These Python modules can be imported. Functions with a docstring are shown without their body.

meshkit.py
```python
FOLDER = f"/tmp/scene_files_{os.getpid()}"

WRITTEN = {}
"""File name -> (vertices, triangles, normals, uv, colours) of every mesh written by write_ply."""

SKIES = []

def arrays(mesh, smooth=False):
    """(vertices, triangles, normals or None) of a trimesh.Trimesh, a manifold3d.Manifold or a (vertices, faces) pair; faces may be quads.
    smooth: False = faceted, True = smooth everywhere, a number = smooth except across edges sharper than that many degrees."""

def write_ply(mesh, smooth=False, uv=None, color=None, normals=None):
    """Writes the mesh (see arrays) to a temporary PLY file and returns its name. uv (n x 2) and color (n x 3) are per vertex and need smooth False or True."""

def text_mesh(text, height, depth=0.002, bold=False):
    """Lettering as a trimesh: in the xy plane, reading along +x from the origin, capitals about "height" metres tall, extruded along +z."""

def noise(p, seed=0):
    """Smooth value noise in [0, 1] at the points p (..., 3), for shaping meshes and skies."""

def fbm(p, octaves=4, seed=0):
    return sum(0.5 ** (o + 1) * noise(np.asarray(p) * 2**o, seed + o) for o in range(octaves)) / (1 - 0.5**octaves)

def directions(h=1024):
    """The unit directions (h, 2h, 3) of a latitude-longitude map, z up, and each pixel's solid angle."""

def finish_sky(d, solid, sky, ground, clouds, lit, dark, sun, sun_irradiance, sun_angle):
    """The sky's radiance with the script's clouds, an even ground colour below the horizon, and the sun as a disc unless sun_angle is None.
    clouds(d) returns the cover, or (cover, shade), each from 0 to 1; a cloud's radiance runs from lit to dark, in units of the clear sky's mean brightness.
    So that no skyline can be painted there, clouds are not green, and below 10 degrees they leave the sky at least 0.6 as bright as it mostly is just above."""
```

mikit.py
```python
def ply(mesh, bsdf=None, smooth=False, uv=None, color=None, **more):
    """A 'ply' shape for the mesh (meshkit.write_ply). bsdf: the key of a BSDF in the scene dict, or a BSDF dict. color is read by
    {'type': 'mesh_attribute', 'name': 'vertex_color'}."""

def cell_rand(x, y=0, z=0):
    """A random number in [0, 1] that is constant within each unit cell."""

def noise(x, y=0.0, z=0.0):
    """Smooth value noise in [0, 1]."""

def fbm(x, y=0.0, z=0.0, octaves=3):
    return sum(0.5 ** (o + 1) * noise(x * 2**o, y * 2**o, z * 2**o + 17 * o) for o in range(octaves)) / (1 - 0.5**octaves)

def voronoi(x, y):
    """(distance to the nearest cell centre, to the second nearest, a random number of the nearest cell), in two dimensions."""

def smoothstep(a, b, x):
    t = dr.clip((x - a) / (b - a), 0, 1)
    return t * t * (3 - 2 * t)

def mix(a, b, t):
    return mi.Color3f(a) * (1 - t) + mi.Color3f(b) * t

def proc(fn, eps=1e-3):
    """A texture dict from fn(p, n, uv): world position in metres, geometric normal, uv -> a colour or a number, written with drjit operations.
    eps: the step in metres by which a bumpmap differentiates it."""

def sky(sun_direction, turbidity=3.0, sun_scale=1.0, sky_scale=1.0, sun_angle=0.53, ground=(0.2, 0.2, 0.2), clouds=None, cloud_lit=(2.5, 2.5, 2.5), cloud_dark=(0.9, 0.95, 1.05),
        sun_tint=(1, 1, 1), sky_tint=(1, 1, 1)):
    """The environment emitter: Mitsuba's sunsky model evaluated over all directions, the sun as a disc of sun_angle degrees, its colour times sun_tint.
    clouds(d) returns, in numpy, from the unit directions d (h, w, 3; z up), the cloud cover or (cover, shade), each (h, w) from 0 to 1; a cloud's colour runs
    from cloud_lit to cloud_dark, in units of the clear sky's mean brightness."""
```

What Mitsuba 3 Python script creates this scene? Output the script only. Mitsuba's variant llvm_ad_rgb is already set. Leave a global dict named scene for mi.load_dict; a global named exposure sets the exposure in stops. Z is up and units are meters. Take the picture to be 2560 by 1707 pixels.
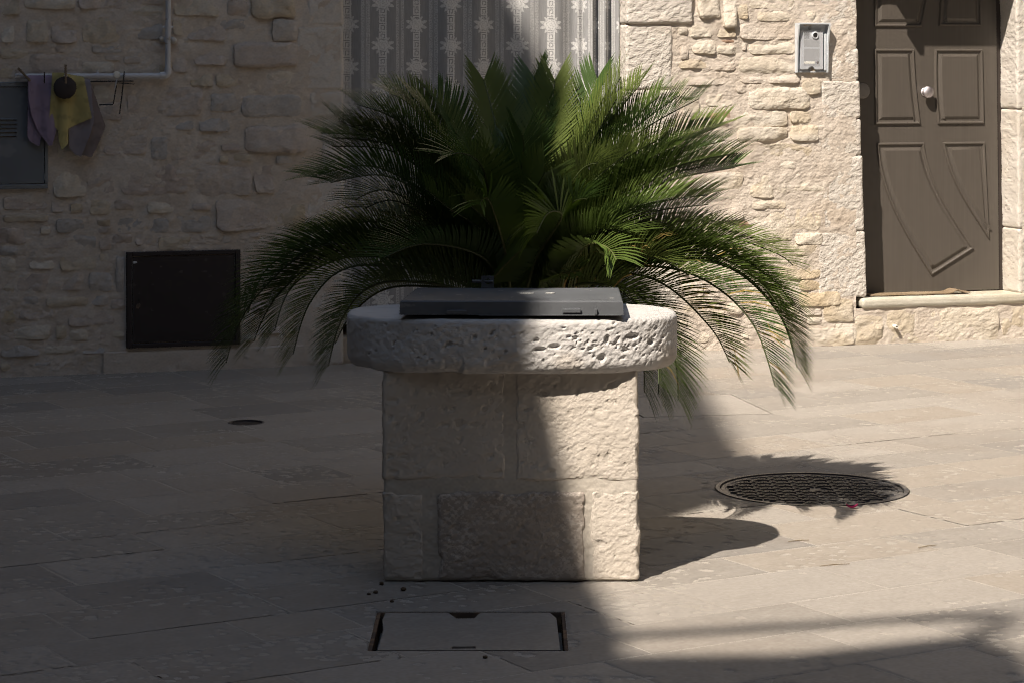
import math, random, re
import numpy as np, trimesh, shapely, shapely.affinity
from shapely.geometry import Polygon, Point, box as sbox
import drjit as dr
import mitsuba as mi
import mikit, meshkit
from mikit import proc, fbm, noise, voronoi, cell_rand, smoothstep, mix

T4 = mi.ScalarTransform4f
scene, labels = {}, {}

# ------------------------------------------------------------------ camera, sky, exposure
scene['camera'] = {'type': 'perspective', 'fov': 23.91, 'fov_axis': 'x', 'near_clip': 0.05, 'far_clip': 300.0,
                   'principal_point_offset_x': 0.0, 'principal_point_offset_y': 0.4045,
                   'to_world': T4().look_at(origin=[0, 0, 1.55], target=[0, 1, 1.55], up=[0, 0, 1])}
SUN_TRAVEL = np.array([0.49, 0.76, -1.0])          # direction in which the sunlight travels
scene['sky'] = mikit.sky((-SUN_TRAVEL).tolist(), turbidity=3.0, sun_tint=(0.93, 1.0, 1.16), sky_tint=(1.06, 1.0, 0.90), ground=(0.2, 0.18, 0.15))
exposure = 2.45

# ------------------------------------------------------------------ materials
def diff(c): return {'type': 'diffuse', 'reflectance': {'type': 'rgb', 'value': list(c)} if not isinstance(c, dict) else c}
def prin(c, rough=0.7, metal=0.0, spec=0.5, **k):
    d = {'type': 'principled', 'base_color': c if isinstance(c, dict) else {'type': 'rgb', 'value': list(c)}, 'roughness': rough, 'metallic': metal, **k}
    if not metal: d['specular'] = spec
    return d
def two(b): return {'type': 'twosided', 'b': b}
def bump(b, fn, scale=1.0, eps=0.002): return {'type': 'bumpmap', 'relief': proc(fn, eps), 'scale': scale, 'b': b}
C = mi.Color3f

def stone_colour(c1, c2, c3, off):
    def fn(p, n, uv):
        a = fbm(p.x * 7 + off, p.y * 7, p.z * 9, 3)
        b = smoothstep(0.52, 0.72, fbm(p.x * 3.1 + off * 2.3, p.y * 3.1, p.z * 4.0 + 5, 3))
        g = noise(p.x * 140, p.y * 140, p.z * 140)
        c = mix(mix(c1, c2, smoothstep(0.3, 0.7, a)), c3, b * 0.7)
        return c * (0.9 + 0.2 * g)
    return proc(fn)
def wall_relief(p, n, uv):
    a = fbm(p.x * 26, p.y * 26, p.z * 34 + 3, 4)
    r = dr.abs(a - 0.5) * 2
    return 0.0060 * r + 0.0024 * fbm(p.x * 110, p.y * 110, p.z * 110, 2)
def pock_relief(p, n, uv):
    return 0.0036 * smoothstep(0.35, 0.65, fbm(p.x * 50, p.y * 50, p.z * 50, 3)) + 0.002 * noise(p.x * 190, p.y * 190, p.z * 190)

WALL = {'cream': ((.58, .52, .43), (.63, .58, .50), (.58, .495, .37)), 'grey': ((.45, .42, .385), (.50, .465, .425), (.40, .38, .355)),
        'pink': ((.49, .425, .37), (.54, .48, .42), (.46, .385, .33)), 'ochre': ((.51, .44, .34), (.55, .49, .40), (.50, .40, .26))}
for i, (k, v) in enumerate(WALL.items()):
    scene['mat_stone_' + k] = two(bump(diff(stone_colour(*v, 3.0 + 11 * i)), wall_relief))
scene['mat_mortar'] = two(bump(diff(stone_colour((.54, .475, .405), (.59, .53, .46), (.52, .445, .365), 51.0)), wall_relief))
scene['mat_dressed'] = two(bump(diff(stone_colour((.58, .54, .485), (.62, .58, .525), (.55, .50, .43), 71.0)), pock_relief))
scene['mat_brick'] = two(bump(diff(stone_colour((.34, .22, .16), (.38, .26, .19), (.40, .30, .23), 91.0)), wall_relief))

def paving_relief(p, n, uv):
    return 0.0026 * fbm(p.x * 30, p.y * 30, p.z * 30, 3) + 0.0012 * noise(p.x * 140, p.y * 140, p.z * 140)
def paving_colour(c1, c2, off):
    def fn(p, n, uv):
        q, s = p.x * 0.857 + p.y * 0.515, p.y * 0.857 - p.x * 0.515
        a = fbm(q * 4 + off, s * 9, off, 3)
        g = noise(p.x * 120, p.y * 120, 2.0)
        w = smoothstep(0.60, 0.78, fbm(q * 30 + off, s * 60, 8.0, 2))
        st = smoothstep(0.50, 0.74, fbm(p.x * 1.7 + 9, p.y * 1.7, 4.0, 4))
        return mix(mix(mix(c1, c2, a), (.34, .32, .29), 0.16 * w), (.225, .19, .155), 0.30 * st) * (0.92 + 0.16 * g)
    return proc(fn)
PAVE = [((.218, .200, .177), (.252, .233, .208)), ((.258, .237, .210), (.286, .265, .237)), ((.190, .176, .160), (.226, .211, .192)), ((.246, .217, .183), (.272, .246, .212))]
for i, (a, b) in enumerate(PAVE):
    scene['mat_paving_%d' % i] = two(bump(prin(paving_colour(a, b, 5.0 + 13 * i), 0.62, spec=0.35), paving_relief, eps=0.003))
scene['mat_bed'] = two(diff(stone_colour((.355, .33, .29), (.39, .365, .325), (.31, .285, .25), 33.0)))

def slab_colour(p, n, uv):
    a = fbm(p.x * 9, p.y * 9, p.z * 9, 3)
    lich = smoothstep(0.55, 0.68, fbm(p.x * 17 + 4, p.y * 17, p.z * 17, 4))
    dirt = smoothstep(0.60, 0.75, fbm(p.x * 6, p.y * 6 + 9, p.z * 6, 3))
    c = mix((.51, .495, .475), (.58, .565, .545), a)
    return mix(mix(c, (.40, .38, .36), 0.35 * lich), (.46, .39, .31), 0.4 * dirt)
scene['mat_slab'] = two(bump(diff(proc(slab_colour)), lambda p, n, uv: 0.008 * fbm(p.x * 70, p.y * 70, p.z * 70, 3)))
def block_colour(p, n, uv):
    a = fbm(p.x * 8, p.y * 8, p.z * 8, 3)
    sp = smoothstep(0.55, 0.66, fbm(p.x * 55, p.y * 55, p.z * 55, 2))
    return mix(mix((.50, .45, .385), (.57, .52, .455), a), (.56, .51, .45), 0.55 * sp)
def dark_block_colour(p, n, uv):
    a = fbm(p.x * 7 + 3, p.y * 7, p.z * 7, 3)
    sp = smoothstep(0.47, 0.60, fbm(p.x * 95, p.y * 95, p.z * 95, 3)) * smoothstep(0.38, 0.60, fbm(p.x * 5, p.y * 5, p.z * 9 + 2, 2))
    return mix(mix((.33, .285, .245), (.43, .38, .33), a), (.57, .52, .465), 0.75 * sp)
block_relief = lambda p, n, uv: 0.0016 * smoothstep(0.35, 0.65, fbm(p.x * 95, p.y * 85, p.z * 85, 3))
scene['mat_block'] = two(bump(diff(proc(block_colour)), block_relief))
scene['mat_block_dark'] = two(bump(diff(proc(dark_block_colour)), block_relief))
scene['mat_well_mortar'] = two(bump(diff(stone_colour((.47, .43, .37), (.52, .48, .42), (.44, .39, .33), 17.0)), lambda p, n, uv: 0.003 * fbm(p.x * 60, p.y * 60, p.z * 60, 2)))
scene['mat_soil'] = two(diff(stone_colour((.17, .14, .11), (.22, .185, .15), (.12, .10, .08), 7.0)))

def paint_wear(c, c2, f, lo=0.62, hi=0.72):
    def fn(p, n, uv):
        a = fbm(p.x * f, p.y * f, p.z * f, 4)
        return mix(C(c) * (0.92 + 0.16 * noise(p.x * 12, p.y * 12, p.z * 12)), c2, smoothstep(lo, hi, a))
    return proc(fn)
scene['mat_lid'] = two(bump(prin(paint_wear((.082, .088, .096), (.15, .15, .15), 30.0, 0.66, 0.76), 0.5, spec=0.5), lambda p, n, uv: 0.0007 * fbm(p.x * 35, p.y * 35, p.z * 35, 2)))
scene['mat_iron'] = two(prin(paint_wear((.10, .10, .105), (.20, .19, .18), 26.0, 0.5, 0.7), 0.42, 0.55))
scene['mat_rust'] = two(diff(paint_wear((.11, .085, .07), (.22, .15, .10), 40.0, 0.45, 0.7)))
def door_colour(p, n, uv):
    t = p.x * .9542 + (p.y - 12.83) * .299
    g = fbm(t * 160, p.z * 4, 1.0, 3)
    return mix((.078, .068, .058), (.094, .082, .070), g)
scene['mat_door'] = two(bump(prin(proc(door_colour), 0.42, spec=0.5), lambda p, n, uv: 0.0004 * fbm((p.x * .9542 + (p.y - 12.83) * .299) * 220, p.z * 6, 1.0, 2)))
scene['mat_door_frame'] = two(prin((.035, .027, .024), 0.5))
scene['mat_chrome'] = {'type': 'roughconductor', 'material': 'Cr', 'alpha': 0.36}
scene['mat_pipe'] = two(prin(paint_wear((.52, .53, .55), (.38, .35, .31), 22.0, 0.66, 0.74), 0.35))
scene['mat_cabinet'] = two(prin(paint_wear((.15, .165, .18), (.19, .20, .21), 8.0), 0.45))
scene['mat_cabinet_frame'] = two(prin(paint_wear((.19, .205, .215), (.24, .25, .25), 8.0), 0.45))
scene['mat_hatch'] = two(prin(paint_wear((.022, .016, .017), (.05, .042, .04), 34.0, 0.70, 0.78), 0.55))
scene['mat_black'] = two(prin((.015, .014, .014), 0.5))
scene['mat_hood'] = two(prin((.52, .55, .58), 0.35, spec=0.5))
scene['mat_panel'] = two(prin((.44, .46, .49), 0.35))
scene['mat_panel_dark'] = two(prin((.34, .35, .365), 0.38))
scene['mat_bell'] = two(prin((.19, .175, .16), 0.4))
scene['mat_lens'] = prin((.01, .01, .012), 0.08, spec=0.7, clearcoat=1.0)
scene['mat_smear'] = two(diff((.45, .45, .43)))
scene['mat_label'] = two(prin((.72, .72, .66), 0.3))
scene['mat_marble'] = two(bump(prin(stone_colour((.47, .445, .37), (.53, .505, .43), (.42, .38, .29), 27.0), 0.28, spec=0.5), lambda p, n, uv: 0.003 * fbm(p.x * 18, p.y * 18, p.z * 30, 2)))
scene['mat_mat'] = two(bump(diff(stone_colour((.24, .18, .12), (.31, .24, .165), (.17, .13, .09), 37.0)), lambda p, n, uv: 0.004 * noise(p.x * 130, p.y * 130, 1.0)))
for k, c in {'purple': (.28, .22, .295), 'yellow': (.45, .385, .165), 'grey': (.25, .225, .245), 'brown': (.22, .18, .17)}.items():
    scene['mat_cloth_' + k] = two(bump(prin(paint_wear(c, tuple(v * 0.75 for v in c), 24.0, 0.5, 0.75), 0.9, spec=0.1), lambda p, n, uv: 0.0012 * noise(p.x * 260, p.y * 260, p.z * 260)))
scene['mat_wood'] = two(diff((.20, .15, .10)))
scene['mat_sponge'] = two(diff((.06, .052, .05)))
scene['mat_plaster'] = two(bump(diff(stone_colour((.40, .34, .27), (.45, .39, .31), (.36, .30, .24), 47.0)), pock_relief))
scene['mat_house'] = two(diff((.15, .138, .125)))
scene['mat_roof'] = two(diff((.30, .17, .11)))
scene['mat_petal'] = two(diff((.50, .05, .16)))
scene['mat_twig'] = two(diff((.20, .155, .10)))
def leaf(c, trans, rough=0.30):                          # a thin blade that lets light through, under a waxy gloss
    thin = {'type': 'principledthin', 'base_color': {'type': 'rgb', 'value': list(c)}, 'roughness': 0.5, 'diff_trans': trans, 'spec_trans': 0.0, 'eta': 1.5}
    return {'type': 'blendbsdf', 'weight': 0.45, 'a': thin, 'b': two(prin(c, rough, spec=0.75))}
scene['mat_leaf'] = leaf((.092, .138, .032), 0.95, 0.30)
scene['mat_leaf_light'] = leaf((.125, .165, .042), 1.05, 0.32)
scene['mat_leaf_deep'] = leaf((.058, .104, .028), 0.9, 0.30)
scene['mat_leaf_fresh'] = leaf((.095, .155, .022), 0.9)
scene['mat_leaf_dead'] = leaf((.42, .30, .10), 0.8, 0.6)
scene['mat_rachis'] = two(prin((.11, .12, .04), 0.45))
scene['mat_rachis_dark'] = two(prin((.05, .065, .022), 0.45))
scene['mat_trunk'] = two(diff((.09, .065, .045)))

def lace(p, n, uv):
    u, v = uv.x, uv.y                                  # metres along the cloth and up
    col = dr.floor(u / 0.190 + 0.5)
    a = u - col * 0.190                                # from the middle of its column
    odd = col - 2 * dr.floor(col / 2)
    vv = v + 0.1115 * odd
    row = dr.floor(vv / 0.223 + 0.5)
    b = vv - row * 0.223
    # key column: squared spiral per 44 mm cell
    kx = (a / 0.042 + 0.5) * 8
    ky = (v / 0.0446 - dr.floor(v / 0.0446)) * 8
    incol = (kx > 0) & (kx < 8)
    gap = (ky < 0.9) & (kx < 6.6)
    gap |= (kx > 1.8) & (kx < 2.7) & (ky > 2.3) & (ky < 7.0)
    gap |= (ky > 6.1) & (ky < 7.0) & (kx > 1.8) & (kx < 6.2)
    gap |= (kx > 5.3) & (kx < 6.2) & (ky > 3.4) & (ky < 7.0)
    gap |= (ky > 2.6) & (ky < 3.5) & (kx > 3.6) & (kx < 6.2)
    key = dr.select(incol & ~gap, 0.9, 0.0)
    # rose with leaves
    r = dr.sqrt(a * a + b * b * 1.75)
    th = dr.atan2(b * 1.1, a)
    phi = dr.atan2(dr.abs(b), dr.abs(a)) * 57.2958
    lobe = dr.maximum(1 - dr.abs(phi - 17) / 12, 1 - dr.abs(phi - 51) / 10)
    leafr = 0.040 + 0.027 * dr.sqrt(dr.maximum(lobe, 0.0))
    petal = 0.038 + 0.005 * dr.cos(th * 6 + 1.0)
    rose = dr.select(r < leafr, 0.78, 0.0)
    rose = dr.select(r < petal, 0.95, rose)
    ring = dr.abs(r - 0.60 * petal - 0.0035 * dr.sin(th * 3))
    rose = dr.select((ring < 0.0018) | (dr.abs(r - petal) < 0.0016) | (dr.abs(r - 0.0075 - 0.0012 * th) < 0.0013), 0.35, rose)
    near = r < dr.maximum(leafr, petal) + 0.004
    pat = dr.select(near, rose, key)
    # beaded borders halfway between the columns
    e = dr.abs(a) - 0.095
    h = dr.abs(dr.abs(e) - 0.0145)
    bead = dr.select((h < 0.0035) & (dr.sin(v * 2 * math.pi / 0.0085) > -0.2), 0.65, 0.16)
    bead = dr.select((h > 0.0058) & (h < 0.0080), 0.75, bead)
    pat = dr.select(dr.abs(e) < 0.0245, dr.select(h < 0.0095, bead, 0.10), pat)
    thread = 0.9 + 0.2 * noise(u * 500, v * 30, 1.0)
    return mix((.285, .288, .292), (.61, .61, .60), pat) * thread  # opaque grey ground paints in the dark room behind the sheer cloth
scene['mat_lace'] = two(diff(proc(lace)))

# ------------------------------------------------------------------ mesh helpers
rng = np.random.default_rng(7)
random.seed(7)
O = np.array([0.0, 12.83, 0.0]); TW = np.array([.9542, .2990, 0.0]); NW = np.array([-.2990, .9542, 0.0]); ZW = np.array([0, 0, 1.0])
def W(t, z, n):                                        # facade coordinates: along the wall, up, into the wall
    t, z, n = np.broadcast_arrays(np.asarray(t, float), np.asarray(z, float), np.asarray(n, float))
    return O + t[..., None] * TW + n[..., None] * NW + z[..., None] * ZW
def M(v, f): return trimesh.Trimesh(np.asarray(v, float), np.asarray(f, int), process=False)
def join(ms): return trimesh.util.concatenate(ms)
def gridfaces(nu, nv):
    i, j = np.meshgrid(np.arange(nu - 1), np.arange(nv - 1), indexing='ij')
    a = i * nv + j
    return np.vstack([np.stack([a, a + nv, a + nv + 1], -1).reshape(-1, 3), np.stack([a, a + nv + 1, a + 1], -1).reshape(-1, 3)])
def gridbox(sx, sy, sz, res, r=0.0, most=120):
    """Closed box of the given size about the origin, faces divided at about res, edges rounded by r."""
    vs, fs, at = [], [], 0
    h = np.array([sx, sy, sz]) / 2
    for ax in range(3):
        u, v = (ax + 1) % 3, (ax + 2) % 3
        for s in (-1, 1):
            nu, nv = (int(np.clip(round(2 * h[k] / res), 1, most)) + 1 for k in (u, v))
            def lin(hh, n):
                l = np.linspace(-hh, hh, n)
                if r > 0: l = np.unique(np.concatenate([l, [-hh + r, hh - r, -hh + r * .4, hh - r * .4]]))
                return l
            a, b = lin(h[u], nu), lin(h[v], nv)
            A, B = np.meshgrid(a, b, indexing='ij')
            p = np.zeros((A.size, 3)); p[:, u], p[:, v], p[:, ax] = A.ravel(), B.ravel(), s * h[ax]
            f = gridfaces(len(a), len(b))
            if s < 0: f = f[:, ::-1]
            vs.append(p); fs.append(f + at); at += len(p)
    m = M(np.vstack(vs), np.vstack(fs)); m.merge_vertices(digits_vertex=6)
    if r > 0:
        v = np.array(m.vertices); inner = np.clip(v, -(h - r), h - r); d = v - inner
        l = np.linalg.norm(d, axis=1, keepdims=True)
        m = M(inner + np.where(l > 1e-9, d / np.maximum(l, 1e-9) * np.minimum(l, r), 0), m.faces)
    return m
def normals(m): return np.array(M(m.vertices, m.faces).vertex_normals)
def displace(m, fn):
    v = np.array(m.vertices); return M(v + normals(m) * fn(v)[:, None], m.faces)
def nz(v, f, seed=0, octv=3): return meshkit.fbm(np.asarray(v) * f + 37.0, octv, seed) - 0.5
def local(m, t, z, n):                                 # a mesh with x along the wall, y into it, z up
    v = np.array(m.vertices); return M(W(t + v[:, 0], z + v[:, 2], n + v[:, 1]), m.faces)
def wbox(t0, t1, z0, z1, n0, n1, r=0.0, res=1.0):
    return local(gridbox(t1 - t0, n1 - n0, z1 - z0, res, r), (t0 + t1) / 2, (z0 + z1) / 2, (n0 + n1) / 2)
def abox(x0, x1, y0, y1, z0, z1, r=0.0, res=1.0):
    m = gridbox(x1 - x0, y1 - y0, z1 - z0, res, r); m.apply_translation([(x0 + x1) / 2, (y0 + y1) / 2, (z0 + z1) / 2]); return m
def tube(pts, rad, sides=10, cap=True):
    p = np.asarray(pts, float); rad = np.broadcast_to(np.asarray(rad, float), (len(p),))
    t = np.gradient(p, axis=0); t /= np.linalg.norm(t, axis=1, keepdims=True) + 1e-12
    a = np.cross(t[0], [0, 0, 1.0] if abs(t[0][2]) < .9 else [1.0, 0, 0]); a /= np.linalg.norm(a)
    rows = []
    for i in range(len(p)):
        a = a - t[i] * a.dot(t[i]); a /= np.linalg.norm(a); b = np.cross(t[i], a)
        w = np.arange(sides) * 2 * np.pi / sides
        rows.append(p[i] + rad[i] * (np.cos(w)[:, None] * a + np.sin(w)[:, None] * b))
    v = np.vstack(rows); n = len(p); f = []
    for i in range(n - 1):
        for k in range(sides):
            q = (k + 1) % sides; f += [[i*sides+k, (i+1)*sides+k, (i+1)*sides+q], [i*sides+k, (i+1)*sides+q, i*sides+q]]
    if cap:
        v = np.vstack([v, p[0], p[-1]])
        for k in range(sides):
            q = (k + 1) % sides; f += [[len(v)-2, k, q], [len(v)-1, (n-1)*sides+q, (n-1)*sides+k]]
    m = M(v, f); m.fix_normals() if False else None
    return M(v, np.array(f)[:, ::-1]) if cap else m
def revolve(profile, axis0, axis, sections=32):        # profile (r, h); h along axis from axis0
    axis = np.asarray(axis, float) / np.linalg.norm(axis)
    m = trimesh.creation.revolve(np.asarray(profile, float), sections=sections)
    R = trimesh.geometry.align_vectors([0, 0, 1], axis); m.apply_transform(R); m.apply_translation(axis0); return m
def prism(poly, z0, z1):
    m = trimesh.creation.extrude_polygon(poly, z1 - z0, engine='earcut'); m.apply_translation([0, 0, z0]); return m
def wprism(poly, n0, n1):                              # polygon in (t, z), from depth n0 to n1
    m = prism(poly, n0, n1); v = np.array(m.vertices); return M(W(v[:, 0], v[:, 1], v[:, 2]), m.faces[:, ::-1])

def add(key, mesh, mat, smooth=False, **more):
    base, k = re.sub(r'_\d{3}$', '', key), 0
    while key in scene: k += 1; key = '%s_%03d' % (base, k)
    scene[key] = mikit.ply(mesh, mat, smooth, **more)
    return key
def tag(key, label=None, cat=None, group=None, kind=None):
    d = labels.setdefault(key, {})
    for k, v in (('label', label), ('category', cat), ('group', group), ('kind', kind)):
        if v: d[k] = v
def thing(name, label, cat, group=None, kind=None):
    key, k = name, 0
    while key in labels: k += 1; key = '%s_%03d' % (name, k)
    tag(key, label, cat, group, kind); return key

# ================================================================== pavement
ANG = math.radians(31)
def pave_rot(x, y): return x * math.cos(ANG) - y * math.sin(ANG), x * math.sin(ANG) + y * math.cos(ANG)
tag('pavement', 'pale limestone paving of the small square, laid in slanting rows', kind='structure')

COVER_A = sbox(-0.383, 6.414, 0.150, 6.876)                           # stone access cover in front of the well
MAN_C, MAN_R = (1.10, 8.874), 0.352
COVER_B = Polygon([(1.166, 10.78), (1.036, 11.43), (0.447, 11.30), (0.577, 10.67)])
DRAIN_C, DRAIN_R = (-1.157, 10.52), 0.080
holes = shapely.union_all([COVER_A, Point(MAN_C).buffer(MAN_R + .004, 32), COVER_B, Point(DRAIN_C).buffer(DRAIN_R, 16)])
scene['pavement'] = mikit.ply(prism(sbox(-40, -30, 40, 50).difference(holes), -0.5, -0.0023), 'mat_bed')  # pale bed shows in the deeper pits, its colour standing in for sunlit flecks
facade_front = Polygon([tuple(W(t, 0, n)[:2]) for t, n in ((-9, .02), (9, .02), (9, -14), (-9, -14))])

def slab_mesh(poly, h):
    poly = shapely.geometry.polygon.orient(poly)
    inner = poly.buffer(-0.003, join_style='mitre')
    P = np.array(poly.exterior.coords)[:-1]
    if poly.interiors or inner.geom_type != 'Polygon' or inner.is_empty or len(inner.exterior.coords) - 1 != len(P):
        return prism(poly, -0.03, h)
    Q = np.array(shapely.geometry.polygon.orient(inner).exterior.coords)[:-1]
    k = np.argmin(np.linalg.norm(Q - P[0], axis=1)); Q = np.roll(Q, -k, axis=0)
    top = trimesh.creation.triangulate_polygon(Polygon(Q), engine='earcut')
    tv = np.array(top[0]); n = len(P)
    ring = lambda L, z: np.column_stack([L, np.full(len(L), z)])
    vs = [ring(P, -0.03), ring(P, h - .0010), ring(Q, h)]
    f = []
    for a in (0, n):
        for i in range(n):
            j = (i + 1) % n; f += [[a+i, a+j, a+n+j], [a+i, a+n+j, a+n+i]]
    tf = np.array(top[1]) + 3 * n
    return M(np.vstack(vs + [ring(tv, h)]), np.vstack([f, tf]))

pieces = []
r2 = np.random.default_rng(21)
s = -14.0
while s < 14:
    wdt = r2.choice([.26, .30, .32, .36]); q = -14 + r2.random() * .5
    while q < 14:
        ln = r2.uniform(.30, .72)
        g = r2.uniform(.0010, .0028)
        c = [pave_rot(a, b) for a, b in ((q + g, s + g), (q + ln - g, s + g), (q + ln - g, s + wdt - g), (q + g, s + wdt - g))]
        c = [(x + r2.uniform(-.002, .002), y + 8 + r2.uniform(-.002, .002)) for x, y in c]
        q += ln
        cx, cy = np.mean(c, axis=0)
        cc = []
        for k in range(4):                              # slightly uneven edges
            A, B = np.array(c[k]), np.array(c[(k + 1) % 4]); m = max(2, int(np.linalg.norm(B - A) / .055))
            for j in range(m): cc.append(tuple(A + (B - A) * j / m + (r2.uniform(-.0016, .0016, 2) if j else 0)))
        c = cc
        if not (-7 < cx < 8 and -2 < cy < 15): continue
        for part in [Polygon(c).intersection(facade_front).difference(holes)]:
            for pg in getattr(part, 'geoms', [part]):
                if pg.geom_type != 'Polygon' or pg.area < .0012: continue
                X, Y = pg.centroid.x, pg.centroid.y
                seen = 6.05 < Y < 14.2 and abs(X) < Y * .2117 + .25
                if not seen:                            # a corner of it may still be in view
                    seen = any(6.05 < y < 14.2 and abs(x) < y * .2117 for x, y in pg.exterior.coords)
                pieces.append((pg, seen, r2.uniform(-.0004, .0008), r2.choice(4, p=[.36, .28, .18, .18])))
    s += wdt
seen = [p for p in pieces if p[1]]
seen.sort(key=lambda p: -p[0].area / p[0].centroid.y ** 3)
rest = [p for p in pieces if not p[1]] + seen[300:]
from scipy.spatial import Delaunay, cKDTree
r4 = np.random.default_rng(44)
def pitted_slab(pg, h, density):
    """A worn slab: its top a fine net with small hammered pits and a gentle unevenness, its rim cut down into the bed."""
    Y = pg.centroid.y; res = .0072 if Y < 8.6 else .0095 if Y < 10.5 else .015
    x0, y0, x1, y1 = pg.bounds
    gx, gy = np.meshgrid(np.arange(x0, x1, res), np.arange(y0, y1, res)); g = np.column_stack([gx.ravel(), gy.ravel()]) + r4.uniform(-.25, .25, (gx.size, 2)) * res
    g = g[shapely.contains_xy(pg.buffer(-res * .6), g[:, 0], g[:, 1])]
    ring = np.array(pg.segmentize(res * 1.6).exterior.coords)[:-1]
    inn = [np.array(r.coords)[:-1] for r in pg.interiors]
    pts = np.vstack([ring] + inn + [g])
    tri = Delaunay(pts).simplices; c = pts[tri].mean(1)
    tri = tri[shapely.contains_xy(pg, c[:, 0], c[:, 1])]
    a = pts[tri]; cr = (a[:, 1, 0] - a[:, 0, 0]) * (a[:, 2, 1] - a[:, 0, 1]) - (a[:, 1, 1] - a[:, 0, 1]) * (a[:, 2, 0] - a[:, 0, 0])
    tri = np.where(cr[:, None] < 0, tri[:, ::-1], tri)
    z = h + .0030 * nz(np.column_stack([pts, pts[:, 0] * 0 + h * 900]), 7, 3) * .5
    n = int(density * (x1 - x0) * (y1 - y0))
    if n:
        pc = np.column_stack([r4.uniform(x0, x1, n), r4.uniform(y0, y1, n)]); pr_ = r4.uniform(.005, .019, n) ; pd = r4.uniform(.0022, .0058, n)
        keep = meshkit.fbm(np.column_stack([pc * 4, pc[:, 0] * 0]), 2, 6) > .42; pc, pr_, pd = pc[keep], pr_[keep], pd[keep]
        if len(pc):
            wob = np.column_stack([nz(np.column_stack([pts, pts[:, 0] * 0]), 60, s_) for s_ in (5, 6)]) * .012
            d, i = cKDTree(pc).query(pts + wob); z = z - pd[i] * np.clip((1.25 - d / pr_[i]) / .55, 0, 1)
    nr = len(ring)
    z[:nr] = -.0017                                     # the rim dips under the joint filling
    v = np.vstack([np.column_stack([pts, z]), np.column_stack([ring, np.full(nr, -.03)])])
    k = np.arange(nr); q = (k + 1) % nr; low = len(pts) + k
    side = np.vstack([np.column_stack([k, low, low[q]]), np.column_stack([k, low[q], q])])
    return M(v, np.vstack([tri, side]))
for pg, _, h, k in seen[:300]: add('pavement__paving_stone', pitted_slab(pg, h, r4.choice([60, 160, 320, 520, 700])), 'mat_paving_%d' % k, 60)
stones = shapely.union_all([p[0] for p in seen[:300]])
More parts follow.
